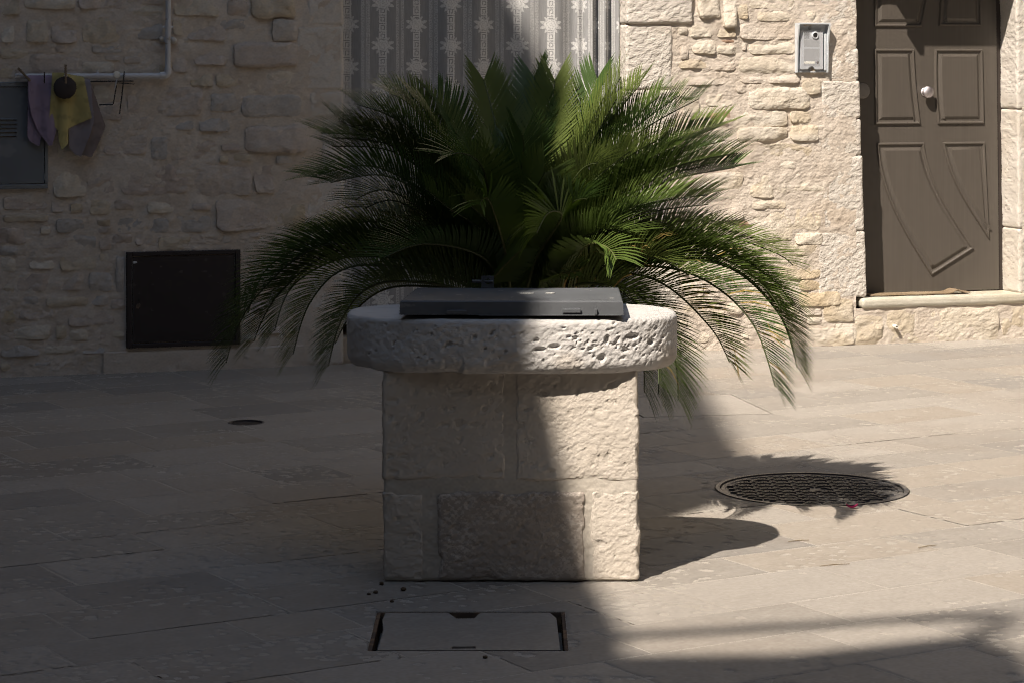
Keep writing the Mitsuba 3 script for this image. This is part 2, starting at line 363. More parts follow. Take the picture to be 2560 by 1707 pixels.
joints = stones.buffer(.006).difference(shapely.union_all([p[0].buffer(-.002) for p in seen[:300]])).difference(holes.buffer(.001)).simplify(.0004)
add('pavement__joint_filling', join([prism(g, -.02, -.0012) for g in getattr(joints, 'geoms', [joints]) if g.area > 1e-5]), 'mat_bed')
tag('pavement__joint_filling', kind='stuff')
add('pavement__further_paving', join([slab_mesh(p[0], p[2]) for p in rest]), 'mat_paving_0')
tag('pavement__further_paving', kind='stuff')

# ================================================================== stone house (the facade)
tag('stone_house', 'rubble limestone house wall with a curtained doorway and a brown door', 'house')
SH = 'stone_house__wall'
WIN = (-.918, .640, .16, 2.42)                                        # curtained doorway: t0 t1 z0 z1
DOOR = (2.02, 3.013, .255, 2.165)
def field(t0, t1, z0, z1, res, fn):
    a = np.linspace(t0, t1, max(2, int((t1 - t0) / res) + 1)); b = np.linspace(z0, z1, max(2, int((z1 - z0) / res) + 1))
    A, B = (g.ravel() for g in np.meshgrid(a, b, indexing='ij'))
    return M(W(A, B, fn(A, B)), gridfaces(len(a), len(b)))
def mortar_n(t, z):
    p = np.stack([t, z, t * 0], -1)
    return -0.0062 - .014 * nz(p, 5, 3) - .010 * nz(p, 22, 9) - .006 * nz(p, 60, 4, 2)
mort = [field(-4.2, WIN[0] - .02, -.02, 2.6, .014, mortar_n), field(WIN[1] + .02, DOOR[0] - .02, -.02, 2.6, .014, mortar_n),
        field(DOOR[1] + .02, 5.5, -.02, 2.6, .02, mortar_n), field(DOOR[0] - .02, DOOR[1] + .02, -.02, .20, .014, mortar_n)]
add(SH, mort[0], 'mat_mortar', 50)
for m in mort[1:]: add(SH + '__pointing', m, 'mat_mortar', 50)
core = [wbox(-6, WIN[0] - .012, 0, 12.0, .03, .60), wbox(WIN[1] + .012, DOOR[0] - .012, 0, 12.0, .032, .60), wbox(DOOR[1] + .012, 6.5, 0, 12.0, .031, .60),
        wbox(WIN[0] - .014, WIN[1] + .014, 2.42, 11.99, .033, .59), wbox(DOOR[0] - .014, DOOR[1] + .014, 2.165, 11.99, .033, .59),
        wbox(WIN[0] - .013, WIN[1] + .013, -.1, .13, .034, .59), wbox(DOOR[0] - .013, DOOR[1] + .013, -.1, .19, .034, .59),
        wbox(-6, 6.5, 0, 11.98, .61, 7)]
add(SH + '__core', join(core), 'mat_plaster')
add(SH + '__upper_face', join([field(-6, 6.5, 2.6, 12.0, .06, mortar_n), field(-6, -4.2, -.02, 2.6, .05, mortar_n), field(5.5, 6.5, -.02, 2.6, .05, mortar_n)]), 'mat_mortar', 50)
add('stone_house__roof', wbox(-6.2, 6.7, 12.01, 12.15, -.25, 7.2, .02), 'mat_roof')

def rubble(t0, t1, z0, z1, prot, seed, res=.011, tilt=0.0, rough=1.0):
    """A field stone set in the wall: an uneven outline, a face broken by noise, the rim sunk into the mortar."""
    w, h = t1 - t0, z1 - z0
    nu, nv = int(np.clip(w / res, 5, 40)) + 1, int(np.clip(h / res, 4, 40)) + 1
    def ax(n):
        l = np.linspace(-1, 1, n); return np.unique(np.concatenate([[-1.05], l * .97, [1.05]]))
    a, b = ax(nu), ax(nv)
    A, B = (g.ravel() for g in np.meshgrid(a, b, indexing='ij'))
    A0, B0 = A.copy(), B.copy()
    m = np.maximum(np.abs(A), np.abs(B)); k = 7.0
    s = m / np.maximum((np.abs(A) ** k + np.abs(B) ** k) ** (1 / k), 1e-9)
    A, B = A * s, B * s
    q = np.stack([A * w / 2 + seed * 1.7, B * h / 2, A * 0 + seed], -1)
    wob = np.stack([nz(q, 11, 1), nz(q, 11, 2)], -1) * .022 + np.stack([nz(q, 45, 3), nz(q, 45, 4)], -1) * .007
    wob *= min(1.0, 8 * min(w, h))
    t, z = (t0 + t1) / 2 + A * w / 2 + wob[:, 0], (z0 + z1) / 2 + B * h / 2 + wob[:, 1]
    edge = 1 - np.clip(m, 0, 1) ** 10
    fr_ = np.random.default_rng(int(seed * 10)); pl_ = []
    for _ in range(7):
        cx, cz = fr_.uniform(-.5, .5) * w, fr_.uniform(-.5, .5) * h
        g1, g2 = fr_.normal(0, .16), fr_.normal(0, .22)
        pl_.append(.007 + fr_.uniform(-.003, .006) + g1 * (A * w / 2 - cx) + g2 * (B * h / 2 - cz))
    f = np.clip(np.min(pl_[:4], axis=0), -.010, .016) * .6 + np.clip(np.max(pl_[4:], axis=0), -.004, .014) * .35 + np.abs(nz(q, 9, 5)) * .014 + nz(q, 30, 6) * .008 + nz(q, 75, 7, 2) * .004
    face = prot * (.55 + .45 * edge) + rough * f - tilt * B * h
    n = -np.where(m > 1.0, -.030, face)
    return M(W(t, z, n), gridfaces(len(a), len(b)))

STONES = [(-255,166,-243,178,1,0),(-242,166,-228,182,1,0),(-227,166,-207,182,1,0),(-267,166,-260,177,1,0),(-203,180,-185,185,1,0),(-199,168,-186,178,1,0),(-222,161,-205,165,1,0),(-198,161,-171,167,1,0),(-253,151,-228,161,1,0),(-227,151,-210,157,1,0),(-181,151,-174,159,1,0),(-174,167,-153,177,1,0),(-170,155,-153,166,1,0),(-153,180,-142,188,2,0),(-141,179,-117,193,4,0),(-130,167,-116,179,3,0),(-150,154,-116,167,4,0),(-158,173,-143,179,1,0),(-172,144,-160,151,1,0),(-159,144,-146,151,1,0),(-146,140,-116,152,1,0),(-190,129,-165,144,2,0),(-162,131,-148,141,2,0),(-146,128,-114,140,3,0),(-204,130,-197,143,1,0),(-221,138,-212,145,1,0),(-200,122,-182,129,1,0),(-181,122,-170,127,1,0),(-168,121,-151,129,2,0),(-144,110,-111,124,3,0),(-192,107,-183,119,2,0),(-183,106,-158,117,1,0),(-216,110,-194,121,1,0),(-207,89,-172,105,2,0),(-170,88,-140,104,2,0),(-139,89,-128,104,1,0),(-224,90,-210,102,1,0),(-241,89,-224,103,1,0),(-211,82,-200,87,2,0),(-194,80,-180,86,2,0),(-171,81,-161,85,2,0),(-159,70,-130,87,2,0),(-129,71,-112,84,1,0),(-209,70,-182,78,1,0),(-180,70,-161,79,1,0),(-266,83,-243,90,1,0),(-267,180,-257,190,1,0),(-256,183,-229,191,1,0),(-229,183,-204,191,1,0),(-267,158,-253,165,1,0),(-181,180,-157,191,1,0),(-181,170,-174,179,1,0),(-266,77,-243,81,1,0),(-212,64,-201,70,1,0),(-200,64,-189,69,1,0),(-189,61,-170,68,1,0),(-253,53,-239,59,1,0),(-238,52,-219,59,1,0),(-267,60,-258,65,1,0),(-267,52,-259,59,1,0),(-253,63,-233,69,1,0),(-232,62,-219,70,1,0),(-259,42,-240,51,1,0),(-239,42,-225,51,1,0),(-224,41,-211,51,1,0),(-264,35,-248,40,2,0),(-245,34,-223,39,2,0),(-222,34,-213,39,1,0),(-212,32,-205,38,1,0),(-258,28,-236,34,2,0),(-234,24,-209,31,2,0),(-261,18,-242,26,2,0),(-240,18,-234,25,2,0),(-233,17,-223,23,2,0),(-221,17,-214,23,1,0),(-214,18,-205,22,1,0),(-246,11,-230,15,2,0),(-227,10,-215,14,1,0),(-267,18,-261,25,1,0),(-267,10,-247,16,1,0),(-267,3,-254,8,1,0),(-253,5,-229,8,1,0),(-267,27,-259,35,1,0),(-218,62,-212,69,1,0),(-210,40,-205,60,1,0),(105,180,119,194,5,1),(120,175,128,194,5,1),(101,170,115,177,2,1),(116,170,128,175,1,1),(102,161,116,169,2,1),(116,161,128,166,2,1),(95,158,100,167,2,1),(94,153,112,158,1,1),(113,152,128,158,2,1),(94,144,122,152,1,1),(129,169,163,179,2,1),(135,161,163,168,2,1),(131,163,134,167,1,1),(129,150,164,160,2,1),(130,145,166,150,2,1),(135,186,163,194,1,1),(140,179,161,185,2,1),(135,131,172,143,3,1),(110,132,126,142,1,1),(126,121,159,130,1,1),(160,123,173,130,2,1),(128,113,159,121,2,1),(160,113,177,122,2,1),(129,99,174,112,1,1),(167,139,179,148,1,1),(129,180,135,189,1,1),(98,70,133,85,1,1),(136,82,151,97,1,1),(152,84,181,95,1,1),(136,76,158,81,2,1),(158,64,179,82,1,1),(137,58,162,75,2,1),(163,56,180,63,2,1),(100,87,133,97,1,1),(146,50,179,56,1,1),(152,37,179,49,1,1),(165,31,186,37,1,1),(165,22,191,30,1,1),(169,17,179,21,1,1),(180,12,193,21,1,1),(170,12,179,16,1,1),(169,0,199,10,1,1),(152,98,163,103,1,1),(116,167,127,169,1,2),(112,126,119,129,1,2),(120,126,125,130,1,2),(129,66,140,70,1,2)]
LV = {1: .005, 2: .009, 3: .017, 4: .030, 5: .024}
taken = []
tones_l = ['mat_stone_grey', 'mat_stone_cream', 'mat_stone_pink', 'mat_stone_pink', 'mat_stone_ochre']
tones_r = ['mat_stone_cream', 'mat_stone_cream', 'mat_mortar', 'mat_stone_cream', 'mat_stone_ochre']
for i, (a, b, c, d, lv, kind) in enumerate(STONES):
    a, b, c, d = (x / 100 for x in (a, b, c, d))
    mat = 'mat_brick' if kind == 2 else (tones_l if kind == 0 else tones_r)[rng.integers(5)]
    k = add(SH + '__stone', rubble(a + .003, c - .003, b + .002, d - .002, LV[lv], i + 1.0, tilt=rng.uniform(-.01, .09)), mat, 30)
    if kind == 2: tag(k, 'thin terracotta brick set in the rubble')
    taken.append(sbox(a, b, c, d))
# small stones wedged between the larger ones
tree_boxes = list(taken)
blocked = [sbox(-2.70, .925, -2.425, 1.475), sbox(-2.055, -.1, -1.455, .615), sbox(-1.17, -1, .93, 3), sbox(1.78, 0, 2.1, 3), sbox(-2.15, -.1, -1.1, .125)]
count = len(STONES)
for t0, t1, z1, kinds in ((-2.78, -1.18, 1.96, tones_l), (.94, 1.80, 1.96, tones_r)):
    tries = 0
    while tries < 2600 and count < 292:
        tries += 1
        big = tries < 900
        w, h = (rng.uniform(.09, .20), rng.uniform(.05, .10)) if big else (rng.uniform(.04, .10), rng.uniform(.022, .05))
        a, b = rng.uniform(t0, t1 - w), rng.uniform(.01, z1 - h)
        bb = sbox(a - .006, b - .005, a + w + .006, b + h + .005)
        if any(bb.intersects(x) for x in blocked) or any(bb.intersects(x) for x in tree_boxes): continue
        tree_boxes.append(sbox(a, b, a + w, b + h)); count += 1
        add(SH + '__stone', rubble(a, a + w, b, b + h, rng.uniform(.001, .008), 200.0 + count, tilt=rng.uniform(-.01, .06)), kinds[rng.integers(5)], 35)
# the rubble goes on beyond the frame
more, z = [], 0.0
r3 = np.random.default_rng(5)
for (t0, t1, zz0, zz1) in ((-4.2, -2.82, 0, 2.6), (-2.78, -1.2, 2.0, 2.6), (.95, 1.8, 2.0, 2.6), (3.3, 5.5, 0, 2.6)):
    z = zz0
    while z < zz1 - .05:
        h = r3.uniform(.08, .16); t = t0
        while t < t1 - .05:
            w = min(r3.uniform(.12, .34), t1 - t)
            more.append(rubble(t + .006, t + w - .006, z + .005, min(z + h, zz1) - .005, .008, 900 + len(more), .03)); t += w
        z += h
add(SH + '__rubble', join(more), 'mat_stone_cream', 35); tag(SH + '__rubble', kind='stuff')

# dressed stones round the two openings
def dressed(name, t0, t1, z0, z1, n0=-.012, n1=.26, seed=0, mat='mat_dressed', lean=0.0, r=.014, amp=1.0):
    m = gridbox(t1 - t0, n1 - n0, z1 - z0, .018, r)
    v = np.array(m.vertices); q = v + seed * 3.1
    m = displace(m, lambda v: amp * (.010 * nz(q, 6, 1) + .007 * nz(q, 22, 2) + .0035 * nz(q, 60, 3, 2)))
    v = np.array(m.vertices); v[:, 0] += lean * (v[:, 2] + (z0 + z1) / 2 - 1.0)
    return add(name, local(M(v, m.faces), (t0 + t1) / 2, (z0 + z1) / 2, (n0 + n1) / 2), mat, 40)
J = SH + '__jamb_stone'
for i, (a, z0, z1) in enumerate(((-1.11, 1.757, 2.42), (-1.165, 1.42, 1.752), (-1.10, 1.275, 1.415), (-1.03, .965, 1.27), (-1.115, .60, .96), (-1.10, .28, .595), (-1.12, 0, .275))):
    dressed(J, a, WIN[0], z0, z1, seed=i, n0=-.007)
for i, (c, z0, z1, n) in enumerate(((1.02, 1.775, 2.42, -.026), (.905, 1.42, 1.770, -.013), (.93, 1.03, 1.415, -.014), (.89, .62, 1.025, -.013), (.95, .25, .615, -.014), (.92, 0, .245, -.013))):
    dressed(J, WIN[1], c, z0, z1, n0=n, seed=20 + i)
for i, (a, c, z0, z1) in enumerate(((1.80, 2.035, 1.645, 2.165), (1.815, 2.035, 1.467, 1.642), (1.80, 2.035, 1.255, 1.464), (1.765, 2.035, 1.05, 1.252), (1.77, 2.035, .632, 1.047), (1.755, 2.035, .262, .629))):
    dressed(J, a, c + .014 * (1.35 - (z0 + z1) / 2), z0, z1, seed=40 + i, lean=-.026, n0=-.0075, amp=.8)
for i, (z0, z1) in enumerate(((.255, .62), (.6215, 1.30), (1.3015, 2.165))):
    dressed(J, DOOR[1] - .006, 3.24, z0, z1, seed=60 + i, mat='mat_dressed', n0=-.008, lean=-.012)
dressed(SH + '__lintel_stone', WIN[0] - .3, WIN[1] + .3, 2.425, 2.70, seed=70)
dressed(SH + '__lintel_stone', DOOR[0] - .2, DOOR[1] + .25, 2.17, 2.44, seed=71)
for i, (a, c, z0, z1) in enumerate(((1.80, 1.985, .13, .255), (1.88, 2.005, .0, .125), (1.995, 2.165, -.01, .165), (2.18, 2.43, -.01, .185), (2.455, 2.885, -.01, .182), (2.905, 3.25, -.01, .180))):
    add(SH + '__plinth_stone', rubble(a, c, z0, z1, .008, 700.0 + i, .010), ('mat_stone_ochre', 'mat_stone_cream', 'mat_stone_ochre', 'mat_stone_ochre', 'mat_stone_cream', 'mat_stone_ochre')[i], 30)
# rendered skirting under the hatch and along the foot of the wall
def skirt_n(top):
    def fn(t, z):
        p = np.stack([t, z, t * 0], -1)
        return -.018 - .010 * nz(p, 6, 11) - .005 * nz(p, 30, 12) + .05 * np.clip((z - top + .012) / .012, 0, 1)
    return fn
add(SH + '__rendered_skirting', field(-2.16, -1.13, -.01, .125, .010, skirt_n(.120)), 'mat_mortar', 50)

# door of the house: threshold, frame, leaf with panels, knob
D0, D1, DZ0, DZ1 = 2.103, 2.974, .262, 2.14
sill = gridbox(1.55, .29, .058, .02, .021)
v = np.array(sill.vertices) ; sill = displace(sill, lambda v: .006 * nz(v + 5, 10, 1) * (np.abs(v[:, 1]) > .1) - .010 * np.clip(nz(v + 2, 20, 6) - .12, 0, 1) * (v[:, 1] < -.1))
add('stone_house__threshold', local(sill, 2.028 + .775, .228, .122), 'mat_marble', 40)
tag('stone_house__threshold', 'worn cream marble doorstep with a rounded edge')
leaf_n = .17
dk = 'stone_house__door'
def lean(m):                                           # the whole door leans slightly, as the old opening does
    v = np.array(m.vertices); return M(v - (v[:, 2:3] - 1.3) * .012 * TW, m.faces)
add(dk, lean(wbox(D0 - .02, D1, DZ0, DZ1, leaf_n, leaf_n + .05, .003)), 'mat_door')
fr = [wbox(D0 - .09, D0 - .023, DZ0 - .01, DZ1 + .02, leaf_n + .01, leaf_n + .10), wbox(D1 + .004, D1 + .075, DZ0 - .01, DZ1 + .02, leaf_n + .012, leaf_n + .10), wbox(D0 - .02, D1, DZ1 + .004, DZ1 + .06, leaf_n + .011, leaf_n + .1)]
add(dk + '__frame', lean(join(fr)), 'mat_door_frame')
def curve(*pts, n=16):
    p = np.array(pts, float)
    if len(p) == 2: return p
    d = np.concatenate([[0], np.cumsum(np.linalg.norm(np.diff(p, axis=0), axis=1))]); d /= d[-1]
    co = [np.polyfit(d, p[:, k], min(len(p) - 1, 3)) for k in (0, 1)]
    s = np.linspace(0, 1, n); q = np.stack([np.polyval(c, s) for c in co], -1); q[0], q[-1] = p[0], p[-1]; return q
def panel_mesh(sides):
    """sides: curves in (t, z) that close a loop; a moulding, then a raised field, swept inwards with mitred corners."""
    pts = np.vstack([c[:-1] for c in sides])
    if Polygon(pts).exterior.is_ccw is False: pts = pts[::-1]
    e = np.roll(pts, -1, 0) - pts; e /= np.linalg.norm(e, axis=1, keepdims=True)
    nin = np.stack([-e[:, 1], e[:, 0]], -1); npv = np.roll(nin, 1, 0)
    mit = nin + npv; mit /= np.maximum((mit * nin).sum(1, keepdims=True), .25)
    prof = [(0, -.001), (.002, .006), (.005, .0105), (.010, .0115), (.014, .008), (.017, .0015), (.026, -.0005), (.029, .0005), (.044, .0110), (.047, .0115)]
    # the leaf is cut back under the panel: the field sits 0..8 mm proud
    n = len(pts); V = [W(pts[:, 0] + d * mit[:, 0], pts[:, 1] + d * mit[:, 1], leaf_n - .0015 - h) for d, h in prof]
    f = []
    for r in range(len(prof) - 1):
        for i in range(n):
            j = (i + 1) % n; f += [[r*n+i, r*n+j, (r+1)*n+j], [r*n+i, (r+1)*n+j, (r+1)*n+i]]
    inner = pts + prof[-1][0] * mit
    tv, tf = trimesh.creation.triangulate_polygon(Polygon(inner).buffer(0), engine='earcut')
    tv = np.array(tv); V.append(W(tv[:, 0], tv[:, 1], leaf_n - .0015 - prof[-1][1]))
    return lean(M(np.vstack(V), np.vstack([f, np.array(tf) + len(prof) * n])))
PANELS = [
 [curve((2.196, 1.643), (2.447, 1.643)), curve((2.447, 1.643), (2.458, 1.434), (2.484, 1.213)), curve((2.484, 1.213), (2.196, 1.213)), curve((2.196, 1.213), (2.196, 1.643))],
 [curve((2.577, 1.643), (2.880, 1.643)), curve((2.880, 1.643), (2.886, 1.213)), curve((2.886, 1.213), (2.590, 1.213)), curve((2.590, 1.213), (2.573, 1.433), (2.577, 1.643))],
 [curve((2.205, 1.112), (2.503, 1.112)), curve((2.503, 1.112), (2.530, .985), (2.641, .752), (2.812, .502)), curve((2.812, .502), (2.539, .353)), curve((2.539, .353), (2.387, .583), (2.260, .84), (2.205, 1.112))],
 [curve((2.618, 1.112), (2.888, 1.112)), curve((2.888, 1.112), (2.910, .547)), curve((2.910, .547), (2.797, .707), (2.695, .876), (2.618, 1.112))],
 [curve((2.200, 2.06), (2.552, 2.06)), curve((2.552, 2.06), (2.528, 1.89), (2.497, 1.766)), curve((2.497, 1.766), (2.200, 1.766)), curve((2.200, 1.766), (2.200, 2.06))],
 [curve((2.630, 2.06), (2.876, 2.06)), curve((2.876, 2.06), (2.876, 1.772)), curve((2.876, 1.772), (2.603, 1.772)), curve((2.603, 1.772), (2.612, 1.89), (2.630, 2.06))]]
for ps in PANELS: add(dk + '__panel', panel_mesh(ps), 'mat_door', 25)
k0 = W(2.512, 1.398, leaf_n - .001)
add(dk + '__knob', revolve([(0, 0), (.026, 0), (.026, .004), (.018, .008), (.013, .014), (.013, .022), (.022, .026), (.032, .032), (.0345, .040), (.032, .048), (.022, .054), (0, .056)], k0, -NW, 40), 'mat_chrome', 50)
tag(dk + '__knob', 'round polished metal door knob')
add(dk + '__doorbell', revolve([(0, 0), (.044, 0), (.044, .006), (.036, .010), (0, .011)], W(2.122, 1.405, leaf_n - .001), -NW, 32), 'mat_bell', 40)
canopy = 'stone_house__canopy'
add(canopy, join([wbox(2.040, 3.7, 2.300, 2.36, -.205, .02, .006), wbox(2.040, 2.070, 2.240, 2.302, -.200, -.13, .004)]), 'mat_door_frame')

# ================================================================== well
tag('stone_well', 'old stone well with a thick pitted cap slab on a block pier', 'well')
def block(name, x0, x1, z0, z1, seed, mat, y0=7.264, y1=7.66, n=1.0):
    m = gridbox(x1 - x0, y1 - y0, z1 - z0, .0062, .012)
    m = displace(m, lambda v: n * (.009 * nz(v + seed, 6, 1) + .003 * nz(v + seed, 22, 2) + .0026 * nz(v + seed, 75, 3, 2) - .004 * np.clip((meshkit.fbm(v * 42 + seed, 2, 4) - .67) / .06, 0, 1)
        - .020 * np.exp(-np.minimum((x1 - x0) / 2 - np.abs(v[:, 0]), (z1 - z0) / 2 - np.abs(v[:, 2])) / .012) * np.clip(nz(v + seed, 13, 8) * 3.2, 0, 1)))
    m.apply_translation([(x0 + x1) / 2, (y0 + y1) / 2, (z0 + z1) / 2]); return add(name, m, mat, 45)
B = 'stone_well__block'
block(B, -.390, -.018, .305, .640, 1, 'mat_block'); block(B, .008, .382, .300, .640, 2, 'mat_block')
block(B, -.390, -.262, .003, .270, 3, 'mat_block'); block(B, -.224, .222, .004, .272, 4, 'mat_block_dark', y0=7.258); block(B, .236, .384, .003, .276, 5, 'mat_block')
mm = gridbox(.764, .386, .632, .012, .01); mm = displace(mm, lambda v: .006 * nz(v, 14, 5) + .003 * nz(v, 50, 6))
mm.apply_translation([-.004, 7.4605, .318]); add('stone_well__mortar', mm, 'mat_well_mortar', 45)

def cap_mesh():
    a, b, zt, zb, k = .508, .275, .792, .630, 2.6
    nphi = 860
    ph = np.arange(nphi) * 2 * np.pi / nphi
    rad = (np.abs(np.cos(ph)) ** k + np.abs(np.sin(ph)) ** k) ** (-1 / k)
    prof = []                                           # (inward offset, z) from the middle of the underside to the middle of the top
    R = .017
    for s in np.linspace(0, .80, 14): prof.append(('s', s, zb))
    for w in np.linspace(0, math.pi / 2, 9): prof.append(('o', .040 * (1 - math.sin(w)), zb + .040 * (1 - math.cos(w))))
    for z in np.linspace(zb + .043, zt - R - .003, 30): prof.append(('o', 0, z))
    for w in np.linspace(0, math.pi / 2, 9): prof.append(('o', R * (1 - math.cos(w)), zt - R * (1 - math.sin(w))))
    for s in np.linspace(.88, 0, 22): prof.append(('s', s, zt))
    V = []
    for kind, s, z in prof:
        if kind == 's': x, y = a * rad * np.cos(ph) * s, b * rad * np.sin(ph) * s
        else: x, y = (a * rad - s) * np.cos(ph), (b * rad - s) * np.sin(ph)
        V.append(np.column_stack([x, y, np.full(nphi, z)]))
    V = np.vstack(V); n = len(prof); f = []
    i, j = np.meshgrid(np.arange(n - 1), np.arange(nphi), indexing='ij'); q = (j + 1) % nphi
    f = np.vstack([np.stack([i*nphi+j, i*nphi+q, (i+1)*nphi+q], -1).reshape(-1, 3), np.stack([i*nphi+j, (i+1)*nphi+q, (i+1)*nphi+j], -1).reshape(-1, 3)])
    m = M(V, f)
    def d(v):
        top = np.clip((v[:, 2] - zt + .02) / .02, 0, 1)
        rough = .006 * nz(v, 5, 1) + .0025 * nz(v, 16, 2) * (1 - .6 * top) + .0036 * nz(v, 75, 3) * (1 - .7 * top)
        gr = np.random.default_rng(77); pit = np.zeros(len(v))
        spots = [(.360, .738, .018, .007, .016), (.284, .732, .007, .011, .014), (.419, .719, .009, .008, .012), (.268, .680, .010, .010, .014), (.189, .738, .007, .006, .010), (.126, .715, .015, .006, .013), (.082, .706, .016, .005, .012), (.073, .733, .008, .005, .010),
                 (-.113, .741, .005, .007, .008), (-.062, .752, .005, .004, .008), (-.080, .709, .004, .004, .008), (-.188, .722, .009, .007, .010), (-.02, .700, .005, .004, .007), (.235, .705, .006, .004, .009), (.34, .70, .010, .004, .011)]
        for _ in range(70): spots.append((gr.normal(.315, .085), gr.normal(.728, .030), gr.uniform(.0022, .006), gr.uniform(.002, .0042), gr.uniform(.003, .008)))
        for _ in range(36): spots.append((gr.uniform(-.46, .46), gr.uniform(.66, .775), gr.uniform(.002, .005), gr.uniform(.002, .004), gr.uniform(.003, .006)))
        front = v[:, 1] < .05
        for x, z, rx, rz, dp in spots:
            q = ((v[:, 0] - x) / rx) ** 2 + ((v[:, 2] - z) / rz) ** 2
            near = front & (q < 2.2)
            pit[near] = np.maximum(pit[near], dp * np.clip((1.6 - q[near]) / .9, 0, 1))
        chips = np.clip((meshkit.fbm(v * 9 + 3, 2, 15) - .66) / .04, 0, 1) * np.clip((zb + .07 - v[:, 2]) / .05, 0, 1)
        return rough - pit - .005 * chips
    m = displace(m, d); m.apply_translation([0, 7.462, 0]); return m
add('stone_well__cap_slab', cap_mesh(), 'mat_slab', 60)
tag('stone_well__cap_slab', 'thick whitish cap slab with rounded rim and pitted face')
# sheet metal lid
LID = 'stone_well__lid'
tag(LID, 'grey painted sheet metal lid')
top = [(-.318, 7.225), (.330, 7.222), (.336, 7.64), (-.290, 7.64)]
def lid_shell():
    lo, hi = .805, .847
    b = [(-.336, 7.218), (.333, 7.214), (.340, 7.646), (-.305, 7.646)]
    P = np.array([[x, y, lo] for x, y in b] + [[x * .995, y + (.004 if y < 7.4 else -.004), hi - .004] for x, y in b] + [[x * .985, 7.43 + (y - 7.43) * .965, hi] for x, y in b])
    f = [[0, 3, 2], [0, 2, 1], [8, 9, 10], [8, 10, 11]]
    for r in (0, 4):
        for i in range(4):
            j = (i + 1) % 4; f += [[r+i, r+j, r+4+j], [r+i, r+4+j, r+4+i]]
    m = M(P, f)
    for _ in range(4): m = m.subdivide()
    v = np.array(m.vertices); v[:, 2] += .003 * nz(v * [1, 1, 0], 6, 3) ; v[:, 1] += .002 * nz(v, 9, 4)
    return M(v, m.faces)
add(LID, lid_shell(), 'mat_lid', 30)
for x0, x1, z in ((-.196, -.135, .816), (.150, .205, .820)): add(LID + '__hinge', abox(x0, x1, 7.206, 7.222, z - .008, z + .004, .002), 'mat_lid')
add(LID + '__latch', abox(.246, .254, 7.203, 7.222, .806, .824, .002), 'mat_lid')
add(LID + '__drip_edge', abox(-.10, .325, 7.211, 7.219, .803, .807, .001), 'mat_lid')
hp = sbox(-.097, .846, -.057, .885).difference(Point(-.076, .868).buffer(.009))
hm = prism(hp, -.004, .004); hv = np.array(hm.vertices); add(LID + '__hasp', M(np.column_stack([hv[:, 0], 7.63 + hv[:, 2], hv[:, 1]]), hm.faces), 'mat_lid')
add(LID + '__staple', tube([(-.125, 7.635, .868), (-.06, 7.625, .868)], .005), 'mat_iron')
for (x, y, l) in ((.045, 7.44, .045), (.118, 7.45, .028)):
    pg = shapely.affinity.translate(shapely.affinity.scale(Point(0, 0).buffer(1, 8), l / 2, .012), x, y)
    add(LID + '__paint_smear', prism(pg, .8475, .8492), 'mat_smear')

# ================================================================== covers let into the paving
tag('access_cover', 'rectangular stone access cover with dark gaps, in front of the well', 'access cover')
x0, y0, x1, y1 = COVER_A.bounds
add('access_cover__pit', join([abox(x0 - .01, x1 + .01, y0 - .01, y1 + .01, -.30, -.060)]), 'mat_bed')
fr = [abox(x0, x0 + .010, y0, y1, -.12, -.004), abox(x1 - .010, x1, y0, y1, -.12, -.003), abox(x0 + .0105, x1 - .0105, y1 - .006, y1, -.12, -.004), abox(x0 + .0105, x1 - .0105, y0, y0 + .006, -.12, -.004)]
add('access_cover__frame', join(fr), 'mat_rust')
lidp = Polygon([(x0 + .026, y0 + .010), (x1 - .022, y0 + .012), (x1 - .026, y1 - .012), (x0 + .024, y1 - .014), (x0 + .020, y1 - .10), (x0 + .029, y1 - .22)])
lidp = lidp.difference(Polygon([(-.185, y1), (-.170, y1 - .045), (-.155, y1 - .085), (-.105, y1 - .080), (-.095, y1 - .03), (-.085, y1)])).difference(Polygon([(-.165, y0 + .025), (-.095, y0 + .028), (-.098, y0 + .052), (-.160, y0 + .050)]))
lidp = lidp.difference(Polygon([(x1 - .05, y1), (x1 - .03, y1 - .08), (x1 - .024, y1 - .20), (x1, y1 - .2), (x1, y1)]).buffer(-.004))
add('access_cover__slab', prism(lidp, -.055, -.0015), 'mat_paving_0')
add('access_cover__lifting_bar', tube([(-.168, y0 + .038, -.02), (-.09, y0 + .040, -.02)], .006), 'mat_rust')

tag('access_cover_001', 'square stone access cover behind the well, edged by a thin dark line', 'access cover')
add('access_cover_001__pit', prism(COVER_B.buffer(.01), -.30, -.05), 'mat_bed')
add('access_cover_001__slab', prism(COVER_B.buffer(-.009, join_style='mitre'), -.045, -.001), 'mat_paving_1')

tag('manhole_cover', 'round cast iron manhole cover with wavy tread, right of the well', 'manhole cover')
mc = np.array([MAN_C[0], MAN_C[1], 0])
add('manhole_cover__frame', revolve([(.352, -.10), (.352, .001), (.336, .001), (.336, -.10)], mc, (0, 0, 1), 96), 'mat_iron', 30)
add('manhole_cover__plate', revolve([(0, -.03), (.331, -.03), (.331, -.004), (.316, -.004), (.314, -.008), (0, -.008)], mc, (0, 0, 1), 96), 'mat_iron', 30)
tr = []
for i in range(-9, 10):
    for j in range(-9, 10):
        x, y = (i + .5 * (j % 2)) * .036, j * .032
        if math.hypot(x, y) > .298 or math.hypot(x - .02, y - .02) < .035: continue
        a = .55 if (i + j) % 2 else -.55
        q = [(-.016, -.006), (-.004, .000), (.004, .000), (.016, -.006), (.016, .002), (.004, .008), (-.004, .008), (-.016, .002)]
        pg = shapely.affinity.translate(shapely.affinity.rotate(Polygon(q), math.degrees(a) * .5), x, y)
        pz = prism(pg, -.008, -.0015); pz.apply_translation(mc); tr.append(pz)
add('manhole_cover__tread', join(tr), 'mat_iron'); tag('manhole_cover__tread', kind='stuff')
